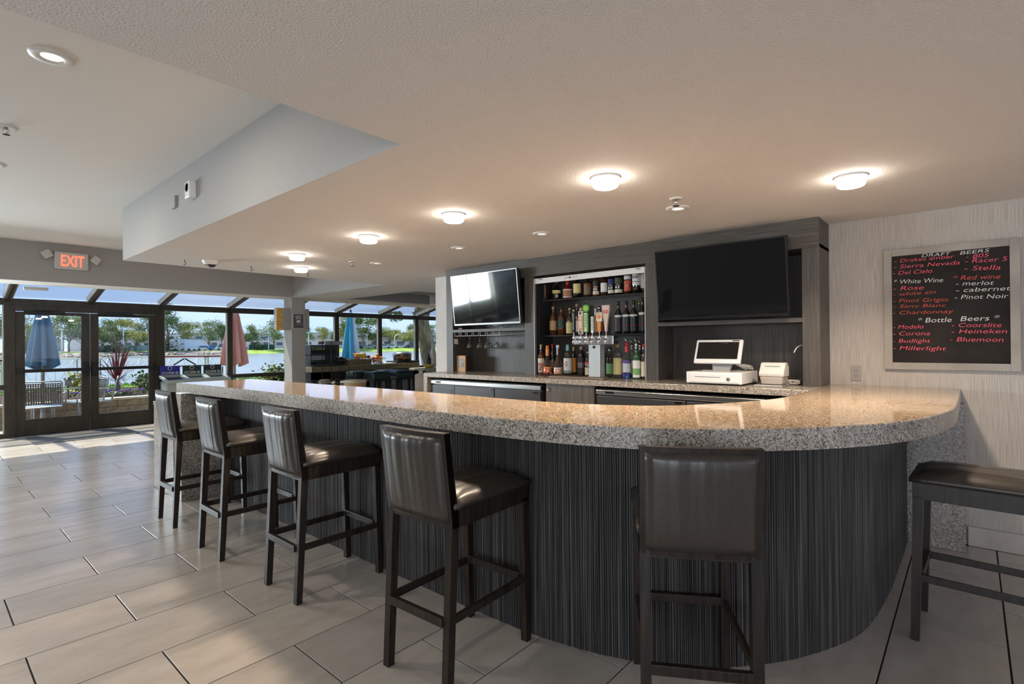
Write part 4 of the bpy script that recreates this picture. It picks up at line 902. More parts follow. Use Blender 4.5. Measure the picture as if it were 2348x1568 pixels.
# ------------------------------------------------------------------ serving counter by the windows
CY = 10.45
cl = at(1, CY, 715, 842).x; cr2 = at(1, CY, 962, 829).x; zt2 = 1.0
sc = thing('serving_counter', 'high serving counter with brown granite top in front of the windows', 'counter', ((cl+cr2)/2, CY+.4, 0))
MB().box(cl, CY, zt2-.12, cr2, CY+.8, zt2).build('granite_top', M_gran_dark, sc, .004)
dk = noisy('black_brown_wood', (.012, .009, .007), (.03, .022, .016), 1, (30, 30, 3), .45)
MB().box(cl+.03, CY+.03, zt2-.32, cr2-.03, CY+.10, zt2-.12).build('apron', dk, sc)
MB().box(cl+.03, CY+.03, 0, cl+.45, CY+.77, zt2-.12).build('end_panel', dk, sc); MB().box(cr2-.22, CY+.03, 0, cr2-.03, CY+.77, zt2-.12).build('end_panel', dk, sc)
pc = thing('pastry_case', 'two-tier dark glass bread case at the left end of the serving counter', 'display case', (cl+.5, CY+.3, zt2))
px0, px1 = cl-.02+.05, at(1, CY+.1, 770, 800).x
M_smoke = glassmat('smoked_glass', (.30, .27, .26), 1.5)
for z0, z1 in ((zt2+.0, zt2+.03), (zt2+.235, zt2+.255), (zt2+.44, zt2+.46)): MB().box(px0, CY+.1, z0, px1, CY+.55, z1).build('case_shelf', M_blackp, pc, .003)
for x in (px0, px1-.015): MB().box(x, CY+.1, zt2+.03, x+.015, CY+.55, zt2+.44).build('case_side', M_blackp, pc)
MB().box(px0+.02, CY+.105, zt2+.03, px1-.02, CY+.11, zt2+.44).build('case_pane', M_smoke, pc)
M_bread = noisy('dark_rye_crust', (.07, .03, .018), (.22, .11, .06), 30, rough=.7)
nb = 0
bd0 = None
for lv in (0, 1):
    for k in range(6):
        x = px0+.09+k*(px1-px0-.17)/5; z = zt2+.035+lv*.225
        if bd0 is None:
            bd0 = MB().lathe([(.0001, 0), (.055, .004), (.07, .035), (.058, .075), (.03, .095), (.0001, .10)], (0, 0, 0), 12, sx=.8, sy=1.5).build('bread_loaf', M_bread); tag(bd0, 'dark bread loaf inside the glass case', 'bread', 'loaves in the bread case'); o_ = bd0
        else: o_ = bd0.copy(); C.objects.link(o_)
        o_.location = (x, CY+.32, z); o_['label'] = 'dark bread loaf on the %s tier of the glass case' % ('upper' if lv else 'lower')
tr = thing('serving_tray', 'small metal tray with wires on top of the bread case', 'tray', (px1-.2, CY+.3, zt2+.46))
xt = at(1, CY+.2, 742, 775).x
MB().box(xt, CY+.15, zt2+.46, xt+.42, CY+.45, zt2+.475).box(xt, CY+.15, zt2+.475, xt+.42, CY+.17, zt2+.54).box(xt, CY+.43, zt2+.475, xt+.42, CY+.45, zt2+.54).build('tray_body', M_steel, tr, .002)
MB().box(xt+.1, CY+.2, zt2+.475, xt+.3, CY+.4, zt2+.55).build('tray_insert', M_blackp, tr, .01)
# bowls and fruit
def fruit(x, y, z, r, m, name, lb, grp, sx=1):
    o_ = MB().lathe([(.0001, -r), (r*.5, -r*.86), (r*.86, -r*.5), (r, 0), (r*.86, r*.5), (r*.5, r*.82), (r*.12, r*.9)], (0, 0, 0), 12, sx=sx).build(name, m); o_.location = (x, y, z+r); tag(o_, lb, 'fruit', grp); return o_
M_org = noisy('orange_peel', (.75, .22, .03), (.9, .33, .06), 60, rough=.5); M_app = noisy('red_apple_skin', (.28, .03, .03), (.5, .12, .07), 12, rough=.3); M_ban = noisy('banana_skin', (.62, .50, .06), (.75, .62, .12), 8, rough=.5); M_avo = noisy('dark_avocado_skin', (.05, .035, .02), (.12, .09, .05), 25, rough=.5)
bx0 = at(1, CY+.2, 795, 815).x; bx1 = at(1, CY+.2, 845, 815).x
bw = thing('fruit_tray', 'low wooden tray holding bananas and red fruit', 'tray', ((bx0+bx1)/2, CY+.3, zt2))
MB().box(bx0, CY+.08, zt2, bx1, CY+.55, zt2+.03).box(bx0, CY+.08, zt2+.03, bx1, CY+.10, zt2+.13).box(bx0, CY+.53, zt2+.03, bx1, CY+.55, zt2+.13).box(bx0, CY+.08, zt2+.03, bx0+.02, CY+.55, zt2+.13).box(bx1-.02, CY+.08, zt2+.03, bx1, CY+.55, zt2+.13).build('tray_body', noisy('tray_wood', (.16, .12, .08), (.24, .18, .12), 1, (4, 40, 40), .6), bw, .003)
for k in range(5):
    y = CY+.14+.028*k; x = bx0+.22+.06*k
    pts = [(x+.10*math.cos(a), y, zt2+.13+.11*math.sin(a)) for a in [0.15+.33*j for j in range(8)]]
    tag(MB().tube(pts, [.006, .014, .018, .019, .019, .017, .012, .006], 8).build('banana', M_ban), 'yellow banana in the bunch on the low wooden tray', 'fruit', 'bananas on the fruit tray')
for k in range(9):
    fruit(bx0+.34+(k % 5)*.085, CY+.36+.06*(k//5), zt2+.13+.06*(k//5), .042, M_app, 'red_apple', 'red round fruit piled behind the bananas', 'red fruit on the fruit tray')
ob0 = at(1, CY+.25, 868, 815).x
ob_ = thing('glass_bowl', 'clear glass bowl heaped with oranges', 'bowl', (ob0, CY+.3, zt2))
MB().lathe([(.08, 0), (.13, .03), (.19, .11), (.20, .14), (.193, .14), (.183, .11), (.12, .035), (.07, .01)], (ob0, CY+.3, zt2), 24).build('bowl_body', M_cglass, ob_)
for k, (dx, dy, dz) in enumerate(((-.09, 0, .03), (0, -.06, .03), (.09, 0, .03), (0, .07, .03), (-.045, -.02, .10), (.05, .01, .10), (0, 0, .165), (-.1, .03, .1), (.12, .02, .09))):
    fruit(ob0+dx, CY+.3+dy, zt2+dz, .042, M_org, 'orange', 'round orange heaped in the glass bowl', 'oranges in the glass bowl')
bk = thing('round_basket', 'dark round basket of avocados between bread case and fruit tray', 'basket', (at(1, CY+.2, 782, 815).x, CY+.3, zt2))
bkx = at(1, CY+.2, 782, 815).x
MB().lathe([(.0001, 0), (.09, 0), (.15, .08), (.17, .17), (.16, .17), (.14, .09), (.08, .012), (.0001, .012)], (bkx, CY+.3, zt2), 20).build('basket_body', M_blackp, bk)
for k in range(5): fruit(bkx+.075*math.cos(k*1.26), CY+.3+.07*math.sin(k*1.26), zt2+.11, .045, M_avo, 'avocado', 'dark oval fruit heaped in the round basket', 'dark fruit in the round basket')
ch0 = at(1, CY+.3, 928, 815).x
cf = thing('chafing_dish', 'black and steel chafing dish near the right end of the serving counter', 'chafing dish', (ch0, CY+.35, zt2))
MB().box(ch0-.35, CY+.15, zt2, ch0+.35, CY+.6, zt2+.05).build('stand_tray', M_blackp, cf, .01)
MB().lathe([(.22, 0), (.23, .10), (.23, .16)], (ch0-.02, CY+.37, zt2+.05), 24).lathe([(.0001, 0), (.22, 0)], (ch0-.02, CY+.37, zt2+.05), 24).build('dish_body', noisy('bronze_dish', (.10, .06, .04), (.2, .13, .09), 9, rough=.25, metal=.6), cf)
MB().lathe([(.24, 0), (.235, .03), (.15, .065), (.0001, .075)], (ch0-.02, CY+.37, zt2+.212), 24).build('dish_lid', M_steel, cf)
MB().tube([(ch0-.24, CY+.32, zt2+.19), (ch0-.30, CY+.32, zt2+.20), (ch0-.30, CY+.42, zt2+.20), (ch0-.24, CY+.42, zt2+.19)], .008).build('dish_handle', M_steel, cf)
tag(MB().box(at(1, CY+.1, 884, 820).x, CY+.08, zt2, at(1, CY+.1, 905, 820).x, CY+.4, zt2+.02).build('white_platter', M_wht, None, .005), 'flat white platter on the serving counter right of the oranges', 'platter')
# tall wire rack in front of the counter
wr = thing('wire_rack', 'black wire display stand with baskets in front of the serving counter', 'rack', (5.5, 9.6, 0))
yR = 9.7; xa, xb = at(1, yR, 760, 860).x, at(1, yR, 800, 860).x
for x in (xa, xb):
    for y in (yR, yR+.35): MB().tube([(x, y, 0), (x, y, 1.12 if x == xb else 1.5), (x, y+.02, 1.14 if x == xb else 1.52)], .008, 8).build('rack_post', M_black, wr)
for z in (.30, .66, 1.05):
    mb = MB()
    for zz in (z, z+.08): mb.tube([(xa-.28, yR, zz), (xb, yR, zz), (xb, yR+.35, zz), (xa-.28, yR+.35, zz)], .005, 6, closed=True)
    for k in range(9): x = xa-.28+(xb-xa+.28)*k/8; mb.tube([(x, yR, z+.08), (x, yR, z), (x, yR+.35, z), (x, yR+.35, z+.08)], .003, 5)
    mb.build('wire_basket', M_black, wr)
tag(MB().lathe([(.0001, 0), (.07, .01), (.10, .05), (.06, .09), (.0001, .10)], (xa-.05, yR+.17, .67), 12, sx=1.6).build('folded_bag', noisy('cream_bag', (.4, .38, .28), (.55, .52, .42), 20, rough=.8)), 'cream bag lying in the middle basket of the wire rack', 'bag')
# stools at the serving counter
M_vin = mat('dark_teal_vinyl', (.022, .034, .036), .3); cs = local('counter_stool', '', 'stool', (0, 0, 0), 'square backless stools at the serving counter')
vs, fs = cush(-.21, .21, -.2, .2, -.2, -.01, .02); MB().add([(x, y, z+.88) for x, y, z in vs], fs, 0, True).build('seat', M_vin, cs)
for a in (-1, 1):
    for b in (-1, 1): MB().box(a*.15-.02, b*.15-.02, 0, a*.15+.02, b*.15+.02, .68).build('leg', M_black, cs)
MB().box(-.15, -.16, .25, .15, -.14, .28).box(-.15, .14, .25, .15, .16, .28).build('foot_rail', M_black, cs)
for i, (px, yy, lb) in enumerate(((916, 9.65, 'dark square stool farthest right at the serving counter'), (864, 9.65, 'dark square stool second from the right at the serving counter'), (822, 10.1, 'dark square stool third from the right, tucked under the counter'), (888, 10.12, 'dark stool behind and between the two right-hand stools'))):
    x = at(1, yy, px, 865).x
    if i == 0: cs.location = (x, yy, 0); cs['label'] = lb
    else: dup(cs, (x, yy, 0), label=lb)
pxs = at(1, 8.6, 814, 880).x
pf2 = thing('round_stool', 'round cream-topped wooden stool in front of the dark square stools', 'stool', (pxs, 8.6, 0))
MB().lathe([(.20, 0), (.215, .02), (.20, .045), (.0001, .06)], (pxs, 8.6, .76), 24).build('seat', noisy('cream_seat', (.50, .44, .30), (.58, .52, .38), 10, rough=.6), pf2)
MB().lathe([(.19, 0), (.20, .12)], (pxs, 8.6, .645), 24).build('seat_band', M_tan, pf2)
for k in range(4): a = PI/4+k*PI/2; MB().bar((pxs+.13*math.cos(a), 8.6+.13*math.sin(a), .65), (pxs+.2*math.cos(a), 8.6+.2*math.sin(a), 0), .03, .03).build('leg', dk, pf2)
# barrel chair at the end of the back counter
acx, acy = 5.72, 6.75
ac = thing('barrel_chair', 'taupe high barrel chair beyond the left end of the back counter', 'chair', (acx, acy, 0))
mb = MB(); n = 20; vs = []
for i in range(n+1):
    a = PI*.45+PI*1.15*i/n; hgt = .98-.18*(abs(i/n*2-1)**2)
    for r, z in ((.30, .62), (.30, hgt), (.27, hgt), (.27, .62)): vs.append((acx+r*math.cos(a), acy+r*math.sin(a), z))
fs = [(4*i+q, 4*i+4+q, 4*i+4+(q+1) % 4, 4*i+(q+1) % 4) for i in range(n) for q in range(4)]
mb.add(vs, fs, 0, True).build('barrel_back', noisy('taupe_fabric', (.20, .17, .14), (.27, .235, .20), 120, rough=.85), ac)
MB().lathe([(.0001, .62), (.27, .62), (.28, .68), (.25, .72), (.0001, .74)], (acx, acy, 0), 24).build('seat', noisy('taupe_fabric', (.20, .17, .14), (.27, .235, .20), 120, rough=.85), ac)
for k in range(4): a = PI/4+k*PI/2; MB().bar((acx+.2*math.cos(a), acy+.2*math.sin(a), .62), (acx+.25*math.cos(a), acy+.25*math.sin(a), 0), .035, .035).build('leg', dk, ac)
# side table by the tree window with vase things
sdx = at(1, 9.9, 975, 850).x
sd = thing('side_table', 'pale stone-topped side table by the right-hand window', 'table', (sdx, 9.9, 0))
MB().box(sdx-.25, 9.65, .84, sdx+1.2, 10.2, .89).build('table_top', col('pale_stone', (.55, .50, .36)), sd, .004)
for a in (-.22, 1.14):
    for b in (9.68, 10.12): MB().box(sdx+a, b, 0, sdx+a+.05, b+.05, .84).build('leg', dk, sd)
MB().lathe([(.0001, 0), (.06, 0), (.12, .05), (.14, .09), (.132, .09), (.11, .055), (.0001, .01)], (sdx+.02, 9.8, .89), 20).build('yellow_bowl', M_ban); tag(bpy.data.objects['yellow_bowl'], 'shallow yellow bowl on the side table', 'bowl')
for k, (px, m, lb) in enumerate(((992, M_wht, 'tall white bottle on the side table'), (986, M_blackp, 'dark slim bottle left of the tall white one'), (998, M_grey, 'grey bottle at the right edge of the side table'))):
    x = at(1, 9.9, px, 840).x; hh = (.62, .34, .40)[k]
    tag(MB().lathe([(.0001, 0), (.05, .0), (.055, .05), (.052, hh*.6), (.02, hh*.8), (.018, hh), (.0001, hh)], (x, 9.9+.04*k, .89), 16).build('table_bottle', m), lb, 'bottle', 'bottles on the side table')
# pendant inside the small tray ceiling
pd = at(1, 8.9, 999, 697)
pl_ = thing('pendant_light', 'grey cylinder pendant light in the small ceiling recess', 'light', (pd.x, 8.9, 2.60))
MB().cyl((pd.x, 8.9, pd.z), .13, 2.60-pd.z, 24).build('shade', M_soffit, pl_); MB().cyl((pd.x, 8.9, pd.z-.012), .135, .012, 24).build('rim', M_wht, pl_)

# ------------------------------------------------------------------ sunroom dining furniture (seen in the television)
tp = local('dining_table', 'white rectangular dining table in the sunroom nearer the doors', 'table', (-1.9, 9.2, 0), 'sunroom dining tables')
MB().box(-.75, -.42, .72, .75, .42, .755).build('table_top', M_wht, tp, .004)
for a in (-.5, .5): MB().cyl((a, 0, .02), .035, .70, 12).box(a-.25, -.3, 0, a+.25, .3, .02).build('leg', M_black, tp)
dup(tp, (-2.3, 6.3, 0), label='white dining table in the sunroom deeper in the room')
dc = local('dining_chair', '', 'chair', (0, 0, 0), 'dark dining chairs in the sunroom')
MB().box(-.22, -.22, .43, .22, .22, .49).build('seat', M_blackp, dc, .02); MB().hexa([(-.22, -.22, .50), (.22, -.22, .50), (.22, -.18, .50), (-.22, -.18, .50)], [(-.21, -.30, .92), (.21, -.30, .92), (.21, -.27, .92), (-.21, -.27, .92)]).build('backrest', M_blackp, dc, .004)
for a in (-1, 1):
    for b in (-1, 1): MB().bar((a*.19, b*.19, .43), (a*.21, b*.22, 0), .03, .03).build('leg', M_steel, dc)
k = 0
for tx, ty_, nm in ((-1.9, 9.2, 'table nearer the doors'), (-2.3, 6.3, 'deeper table')):
    for dx, dy, rz, w_ in ((-.38, -.68, 0, 'camera-side left'), (.38, -.68, 0, 'camera-side right'), (-.38, .68, PI, 'window-side left'), (.38, .68, PI, 'window-side right')):
        lb = 'dark dining chair, %s place of the %s' % (w_, nm)
        if k == 0: dc.location = (tx+dx, ty_+dy, 0); dc.rotation_euler.z = rz; dc['label'] = lb
        else: dup(dc, (tx+dx, ty_+dy, 0), rz, lb)
        k += 1

# ================================================================== outdoors
M_pat = noisy('patio_concrete', (.42, .38, .33), (.52, .48, .42), 6, rough=.9)
struct('ground', MB().box(-14, 11.87, -.2, 16, 13.3, -.03), M_pat)
M_soil = noisy('dark_mulch', (.02, .012, .009), (.09, .055, .04), 45, rough=1, bmp=1, bd=.03)
M_grass = noisy('lawn_grass', (.10, .20, .02), (.26, .38, .06), 9, (1, 1, 1), .9, bmp=.8, bd=.05)
sl = struct('soil_bed', MB().box(-14, 13.47, -.2, 22, 16.4, .40), M_soil); sl['kind'] = 'stuff'
lg = MB().hexa([(-14, 16.4, -.2), (60, 16.4, -.2), (60, 21, -.6), (-14, 21, -.6)], [(-14, 16.4, .42), (60, 16.4, .42), (60, 21.2, .22), (-14, 21.2, .22)]).build('lawn', M_grass); tag(lg, 'bright green lawn strip between planter and lake', 'lawn', kind='stuff')
rg = random.Random(11)
# grass blades along the lawn
mb = MB()
for k in range(5200):
    x = rg.uniform(-3, 16); y = rg.uniform(16.45, 20.9); z = .42-(y-16.4)/4.8*.2; h = rg.uniform(.03, .085); a = rg.uniform(0, PI)
    dx, dy = math.cos(a)*.02, math.sin(a)*.02
    mb.add([(x-dx, y-dy, z-.01), (x+dx, y+dy, z-.01), (x+rg.uniform(-.03, .03), y, z+h)], [(0, 1, 2)])
g0 = mb.build('grass_blades', M_grass, lg); g0['kind'] = 'stuff'
# block planter wall
M_blk = noisy('tan_split_block', (.22, .155, .095), (.36, .27, .18), 14, rough=.95, bmp=.6, bd=.01)
pwl = thing('planter_wall', 'low tan block planter wall with pale coping along the patio', 'wall', (2, 13.3, -.03))
MB().box(-6, 13.27, -.03, 8.6, 13.42, .37).build('wall_core', M_grout, pwl)
bmesh_blk = MB().box(-.197, -.02, -.063, .197, .03, .063).build('block', M_blk, None, .004); bdata = bmesh_blk.data; bpy.data.objects.remove(bmesh_blk)
for r_ in range(3):
    for k in range(36):
        o_ = bpy.data.objects.new('block', bdata); C.objects.link(o_); o_.parent = pwl
        o_.location = Vector((-5.8+k*.4+(r_ % 2)*.2, 13.25+rg.uniform(-.006, .006), .035+r_*.132))-Vector(pwl['_o'])
for k in range(24): MB().box(-6+k*.608, 13.20, .37, -6+k*.608+.602, 13.46, .415).build('coping_stone', noisy('pale_coping', (.5, .43, .33), (.62, .55, .44), 12, rough=.9), pwl, .006)
# lake
M_lake = mat('lake_water', (.2, .25, .26), .3, 0, .5)
ramp(M_lake, tex(M_lake, 'noise', .08, detail=3), [(.3, (.17, .21, .22)), (.7, (.27, .29, .28))])
lk = MB().box(-200, 21, -.9, 420, 330, -.7).build('lake', M_lake); tag(lk, 'calm grey-blue lake beyond the lawn', 'lake', kind='stuff')
# far shore
sh_px = [(-260, 824), (0, 822), (200, 819.6), (372, 814), (560, 811.5), (830, 806), (1000, 804.5), (1300, 801)]
SHP = [at(2, -.7, x, y) for x, y in sh_px]
vs = []
for p in SHP:
    d = Vector((p.x, p.y, 0)).normalized(); q1 = p+d*5; q2 = p+d*11; q3 = p+d*400
    vs += [(p.x, p.y, -.8), (q1.x, q1.y, .25), (q2.x, q2.y, .5), (q3.x, q3.y, .4)]
n = len(SHP)
bk_ = MB().add(vs, [(4*i, 4*i+4, 4*i+5, 4*i+1) for i in range(4)], 1).add(vs, [(4*i, 4*i+4, 4*i+5, 4*i+1) for i in range(4, n-1)], 0).add(vs, [(4*i+1, 4*i+5, 4*i+6, 4*i+2) for i in range(n-1)], 0).add(vs, [(4*i+2, 4*i+6, 4*i+7, 4*i+3) for i in range(n-1)], 2)
M_rock = noisy('shore_rocks', (.14, .11, .08), (.42, .36, .29), .9, rough=1, bmp=1, bd=.3); M_bgr = noisy('bank_grass', (.17, .30, .03), (.34, .44, .09), .5, rough=1)
bo = bk_.build('far_bank', [M_bgr, M_rock, noisy('far_road', (.35, .33, .3), (.45, .43, .40), .3, rough=1)]); tag(bo, 'far shore bank with rocks and grass', 'bank', kind='stuff')
def farpos(px, extra):
    # position on the far shore seen at that column, a given number of metres inland
    for i in range(len(sh_px)-1):
        if sh_px[i][0] <= px <= sh_px[i+1][0]:
            t_ = (px-sh_px[i][0])/(sh_px[i+1][0]-sh_px[i][0]); yy = sh_px[i][1]+(sh_px[i+1][1]-sh_px[i][1])*t_; break
    p = at(2, -.7, px, yy); d = Vector((p.x, p.y, 0)); return p+d.normalized()*extra
rk = MB(); 
for k in range(520):
    px = rg.uniform(-100, 520); p = farpos(px, rg.uniform(0, 4.2)); r = rg.uniform(.25, .6)
    vv = [(p.x+r*a+rg.uniform(-.1, .1), p.y+r*b, -.65+rg.uniform(0, .4)+r*c) for a, b, c in ((1, 0, 0), (0, 1, 0), (-1, 0, 0), (0, -1, 0), (0, 0, .9))]
    rk.add(vv, [(0, 1, 4), (1, 2, 4), (2, 3, 4), (3, 0, 4)])
ro = rk.build('shore_rocks', noisy('pale_shore_rock', (.25, .20, .15), (.5, .44, .37), .6, rough=1), bo); ro['kind'] = 'stuff'
# trees
LEAFM = [noisy('leaf_olive', (.075, .125, .025), (.20, .27, .07), .8, rough=.9), noisy('leaf_pale', (.14, .20, .06), (.32, .37, .16), .8, rough=.9), noisy('leaf_yellow', (.20, .22, .04), (.42, .42, .13), .8, rough=.9), noisy('leaf_dark', (.03, .06, .02), (.09, .13, .04), .8, rough=.9)]
M_bark = noisy('pale_bark', (.20, .16, .11), (.38, .32, .24), 5, (1, 1, .3), .9, bmp=.5, bd=.03)
def tree_mesh(seed, nleaf, spread, dens, leafs, m, base=.35):
    rr = random.Random(seed); tr_ = MB(); lf = MB(); tips = []
    tr_.tube([(0, 0, 0), (rr.uniform(-.02, .02), 0, .2), (rr.uniform(-.03, .03), .02, .42)], [.022, .016, .011], 6)
    for k in range(rr.randint(7, 10)):
        a = rr.uniform(0, 2*PI); e2 = rr.uniform(base+.05, .95); r2_ = spread*(1-((e2-.62)/.5)**2*.7)*rr.uniform(.35, 1)
        tip = Vector((r2_*math.cos(a), r2_*math.sin(a), e2)); st_ = Vector((0, 0, rr.uniform(.2, .42)))
        tr_.tube([st_, (st_+tip)/2+Vector((0, 0, -.03)), tip], [.009, .006, .003], 5); tips.append(tip)
    for t_ in tips:
        cr3 = rr.uniform(.09, .16)
        for k in range(nleaf//len(tips)):
            v = Vector((rr.gauss(0, 1), rr.gauss(0, 1), rr.gauss(0, .75)))*cr3*dens; p = t_+v; s2 = rr.uniform(.006, .015)*leafs
            u1 = Vector((rr.uniform(-1, 1), rr.uniform(-1, 1), rr.uniform(-1, 1))).normalized()*s2; u2 = Vector((rr.uniform(-1, 1), rr.uniform(-1, 1), rr.uniform(-1, 1))).normalized()*s2
            lf.add([p-u1, p+u2, p+u1, p-u2], [(0, 1, 2, 3)])
    return tr_, lf
PROT = []
for i in range(5):
    tr_, lf = tree_mesh(40+i, 4200, .30 if i != 1 else .22, .62, 1.25, None)
    PROT.append((tr_, lf))
tb = {}
def tree(px, ytop, wpx, extra, kind, mi, lb):
    p = farpos(px, extra); d = Vector((p.x, p.y, 0)).dot(Fv); zb = .25
    hor = 784+F_PX*math.tan(PITCH)-(px-1174)*math.tan(-ROLL)*1.0
    top = HCAM+(hor-ytop)*d/F_PX; H = top-zb; W = wpx*d/F_PX
    key = (kind, mi)
    t = thing('shore_tree', lb, 'tree', (p.x, p.y, zb), 'trees on the far shore')
    t['_o'] = (0, 0, 0)
    if key not in tb:
        a = PROT[kind][0].build('trunk', M_bark, t); b = PROT[kind][1].build('foliage', LEAFM[mi], t); tb[key] = (a.data, b.data)
    else:
        for nm, da in zip(('trunk', 'foliage'), tb[key]): o_ = bpy.data.objects.new(nm, da); C.objects.link(o_); o_.parent = t
    t.scale = (W/.62, W/.62, H); t.rotation_euler.z = rg.uniform(0, 6)
TR = [(-30, 715, 70, 6, 0, 0, 'broad tree left of the double doors on the far shore'), (22, 722, 60, 14, 2, 3, 'dark tree seen beside the left door jamb'), (58, 728, 60, 10, 3, 1, 'pale airy tree left of the blue umbrella'),
      (110, 735, 80, 26, 4, 0, 'olive tree behind the blue umbrella'), (158, 716, 80, 12, 0, 1, 'tall pale tree right of the blue umbrella'), (190, 726, 60, 20, 2, 0, 'olive tree at the middle of the double doors'),
      (236, 736, 60, 10, 3, 0, 'full olive tree at the left of the right door pane'), (262, 742, 60, 18, 4, 3, 'dark full tree second in the right door pane'), (287, 728, 60, 24, 0, 2, 'tall yellowish tree in the middle of the right door pane'), (312, 752, 56, 8, 2, 2, 'yellow-green tree behind the red spiky plant'), (343, 722, 50, 16, 1, 1, 'pale tall tree at the right edge of the right door pane'),
      (386, 702, 66, 8, 1, 0, 'tallest tree just right of the doors'), (432, 736, 52, 10, 0, 2, 'yellow-green round tree left of the middle in the window beyond the bins'), (478, 738, 50, 12, 3, 1, 'thin pale tree above the right-hand bin'), (508, 731, 46, 16, 2, 0, 'tree half hidden by the mullion beside the salmon umbrella'),
      (556, 744, 50, 10, 4, 0, 'dark tree right behind the salmon umbrella'), (578, 748, 34, 12, 1, 1, 'slim pale tree right of the salmon umbrella'), (628, 734, 58, 8, 3, 1, 'airy tree left of the pillar sconce'), (702, 752, 46, 12, 1, 1, 'small pale tree right of the pillar'), (741, 748, 32, 14, 0, 2, 'small yellow-green tree alone above the bread case'),
      (768, 755, 24, 10, 2, 0, 'little tree touching the mullion left of the teal umbrella'), (792, 724, 50, 10, 3, 2, 'yellowish tree behind the teal umbrella'), (832, 722, 78, 8, 0, 0, 'big round tree right of the teal umbrella'), (862, 742, 52, 14, 4, 0, 'darker tree left of the mullion above the oranges'),
      (893, 746, 56, 16, 2, 2, 'golden tree above the serving counter, left one'), (925, 749, 60, 10, 4, 2, 'golden broad tree left of the big trunk'), (948, 746, 36, 20, 1, 1, 'pale tree just left of the big trunk'), (1004, 745, 46, 12, 3, 1, 'pale tree right of the big trunk')]
for a in TR: tree(*a)
# undergrowth
for k, (px, yt, wp, lb) in enumerate(((384, 768, 60, 'dark low shrub left of the light pole beyond the bins'), (590, 776, 30, 'dark low shrub between salmon umbrella and pillar'), (250, 780, 70, 'dark shrubbery under the trees in the right door pane'), (60, 780, 60, 'dark shrubbery left of the blue umbrella'))):
    p = farpos(px, 8); d = Vector((p.x, p.y, 0)).dot(Fv); W = wp*d/F_PX; H = 1.2+(793-yt)*d/F_PX
    mb = MB()
    for j in range(900):
        v = Vector((rg.gauss(0, .27), rg.gauss(0, .27), abs(rg.gauss(0, .42)))); s2 = .05
        u1 = Vector((rg.uniform(-1, 1), rg.uniform(-1, 1), rg.uniform(-1, 1)))*s2; u2 = Vector((rg.uniform(-1, 1), rg.uniform(-1, 1), rg.uniform(-1, 1)))*s2
        P_ = lambda q_: (p.x+q_.x*W, p.y+q_.y*W, .2+max(0, q_.z)*H); mb.add([P_(v-u1), P_(v+u2), P_(v+u1), P_(v-u2)], [(0, 1, 2, 3)])
    tag(mb.build('shore_shrub', LEAFM[3]), lb, 'shrub', 'shrubs on the far shore')
# warehouses, fence, poles and vehicles across the lake
M_wh = noisy('warehouse_white', (.55, .53, .49), (.64, .62, .58), .2, rough=.9); M_wwin = mat('warehouse_glass', (.08, .11, .13), .2); M_roof = mat('warehouse_roof', (.36, .37, .38), .8)
def house(px0, px1, extra, ztop, lb, nwin=8, step=True, m=None):
    a = farpos(px0, extra); b = farpos(px1, extra); a.z = b.z = 0
    u = (b-a).normalized(); nrm = Vector((-u.y, u.x, 0)); nrm = nrm if nrm.dot(a) > 0 else -nrm; Lh = (b-a).length
    t = thing('warehouse', lb, 'building', (a.x, a.y, .3))
    def bx(s0, s1, d0, d1, z0, z1, name, mm):
        A = [a+u*s+nrm*d for s, d in ((s0, d0), (s1, d0), (s1, d1), (s0, d1))]
        return MB().hexa([(v.x, v.y, z0) for v in A], [(v.x, v.y, z1) for v in A]).build(name, mm, t)
    bx(0, Lh, 0, 14, .3, ztop*.62 if step else ztop, 'wall', m or M_wh)
    if step: bx(Lh*.02, Lh*.98, 7, 22, ztop*.6, ztop, 'wall', m or M_wh); bx(0, Lh, -.5, 14, ztop*.62, ztop*.62+.25, 'roof', M_roof)
    bx(0, Lh, 6.6 if step else -.3, 22, ztop, ztop+.3, 'roof', M_roof)
    for k in range(nwin):
        s0 = Lh*(k+.25)/nwin; s1 = s0+Lh/nwin*.5
        bx(s0, s1, -.12, .1, 1.6, 2.7, 'window', M_wwin)
        if step: bx(s0, s1, 6.85, 7.05, ztop*.74, ztop*.86, 'window', M_wwin)
house(372, 655, 34, 5.6, 'long white two-level warehouse beyond the salmon umbrella', 9)
house(690, 1040, 30, 6.0, 'long white warehouse with dark windows right of the pillar', 12)
house(262, 345, 34, 5.2, 'pale building behind the trees in the right door pane', 4, False)
house(40, 70, 20, 3.6, 'small grey shed left of the blue umbrella', 1, False, mat('shed_grey', (.3, .3, .3), .8))
a = farpos(205, 9); b = farpos(345, 9)
tag(MB().hexa([(a.x, a.y, .2), (b.x, b.y, .2), (b.x, b.y+.3, .2), (a.x, a.y+.3, .2)], [(a.x, a.y, 1.9), (b.x, b.y, 1.9), (b.x, b.y+.3, 1.9), (a.x, a.y+.3, 1.9)]).build('shore_fence', noisy('blue_grey_screen', (.20, .27, .31), (.27, .35, .38), .3, rough=.8)), 'blue-grey screen fence on the far shore in the right door pane', 'fence')
a = farpos(572, 8); b = farpos(628, 8)
tag(MB().hexa([(a.x, a.y, .2), (b.x, b.y, .2), (b.x, b.y+.3, .2), (a.x, a.y+.3, .2)], [(a.x, a.y, 1.9), (b.x, b.y, 1.9), (b.x, b.y+.3, 1.9), (a.x, a.y+.3, 1.9)]).build('shore_fence', noisy('dark_green_screen', (.02, .07, .06), (.03, .09, .08), .3, rough=.8)), 'dark green screen fence on the far shore right of the salmon umbrella', 'fence')
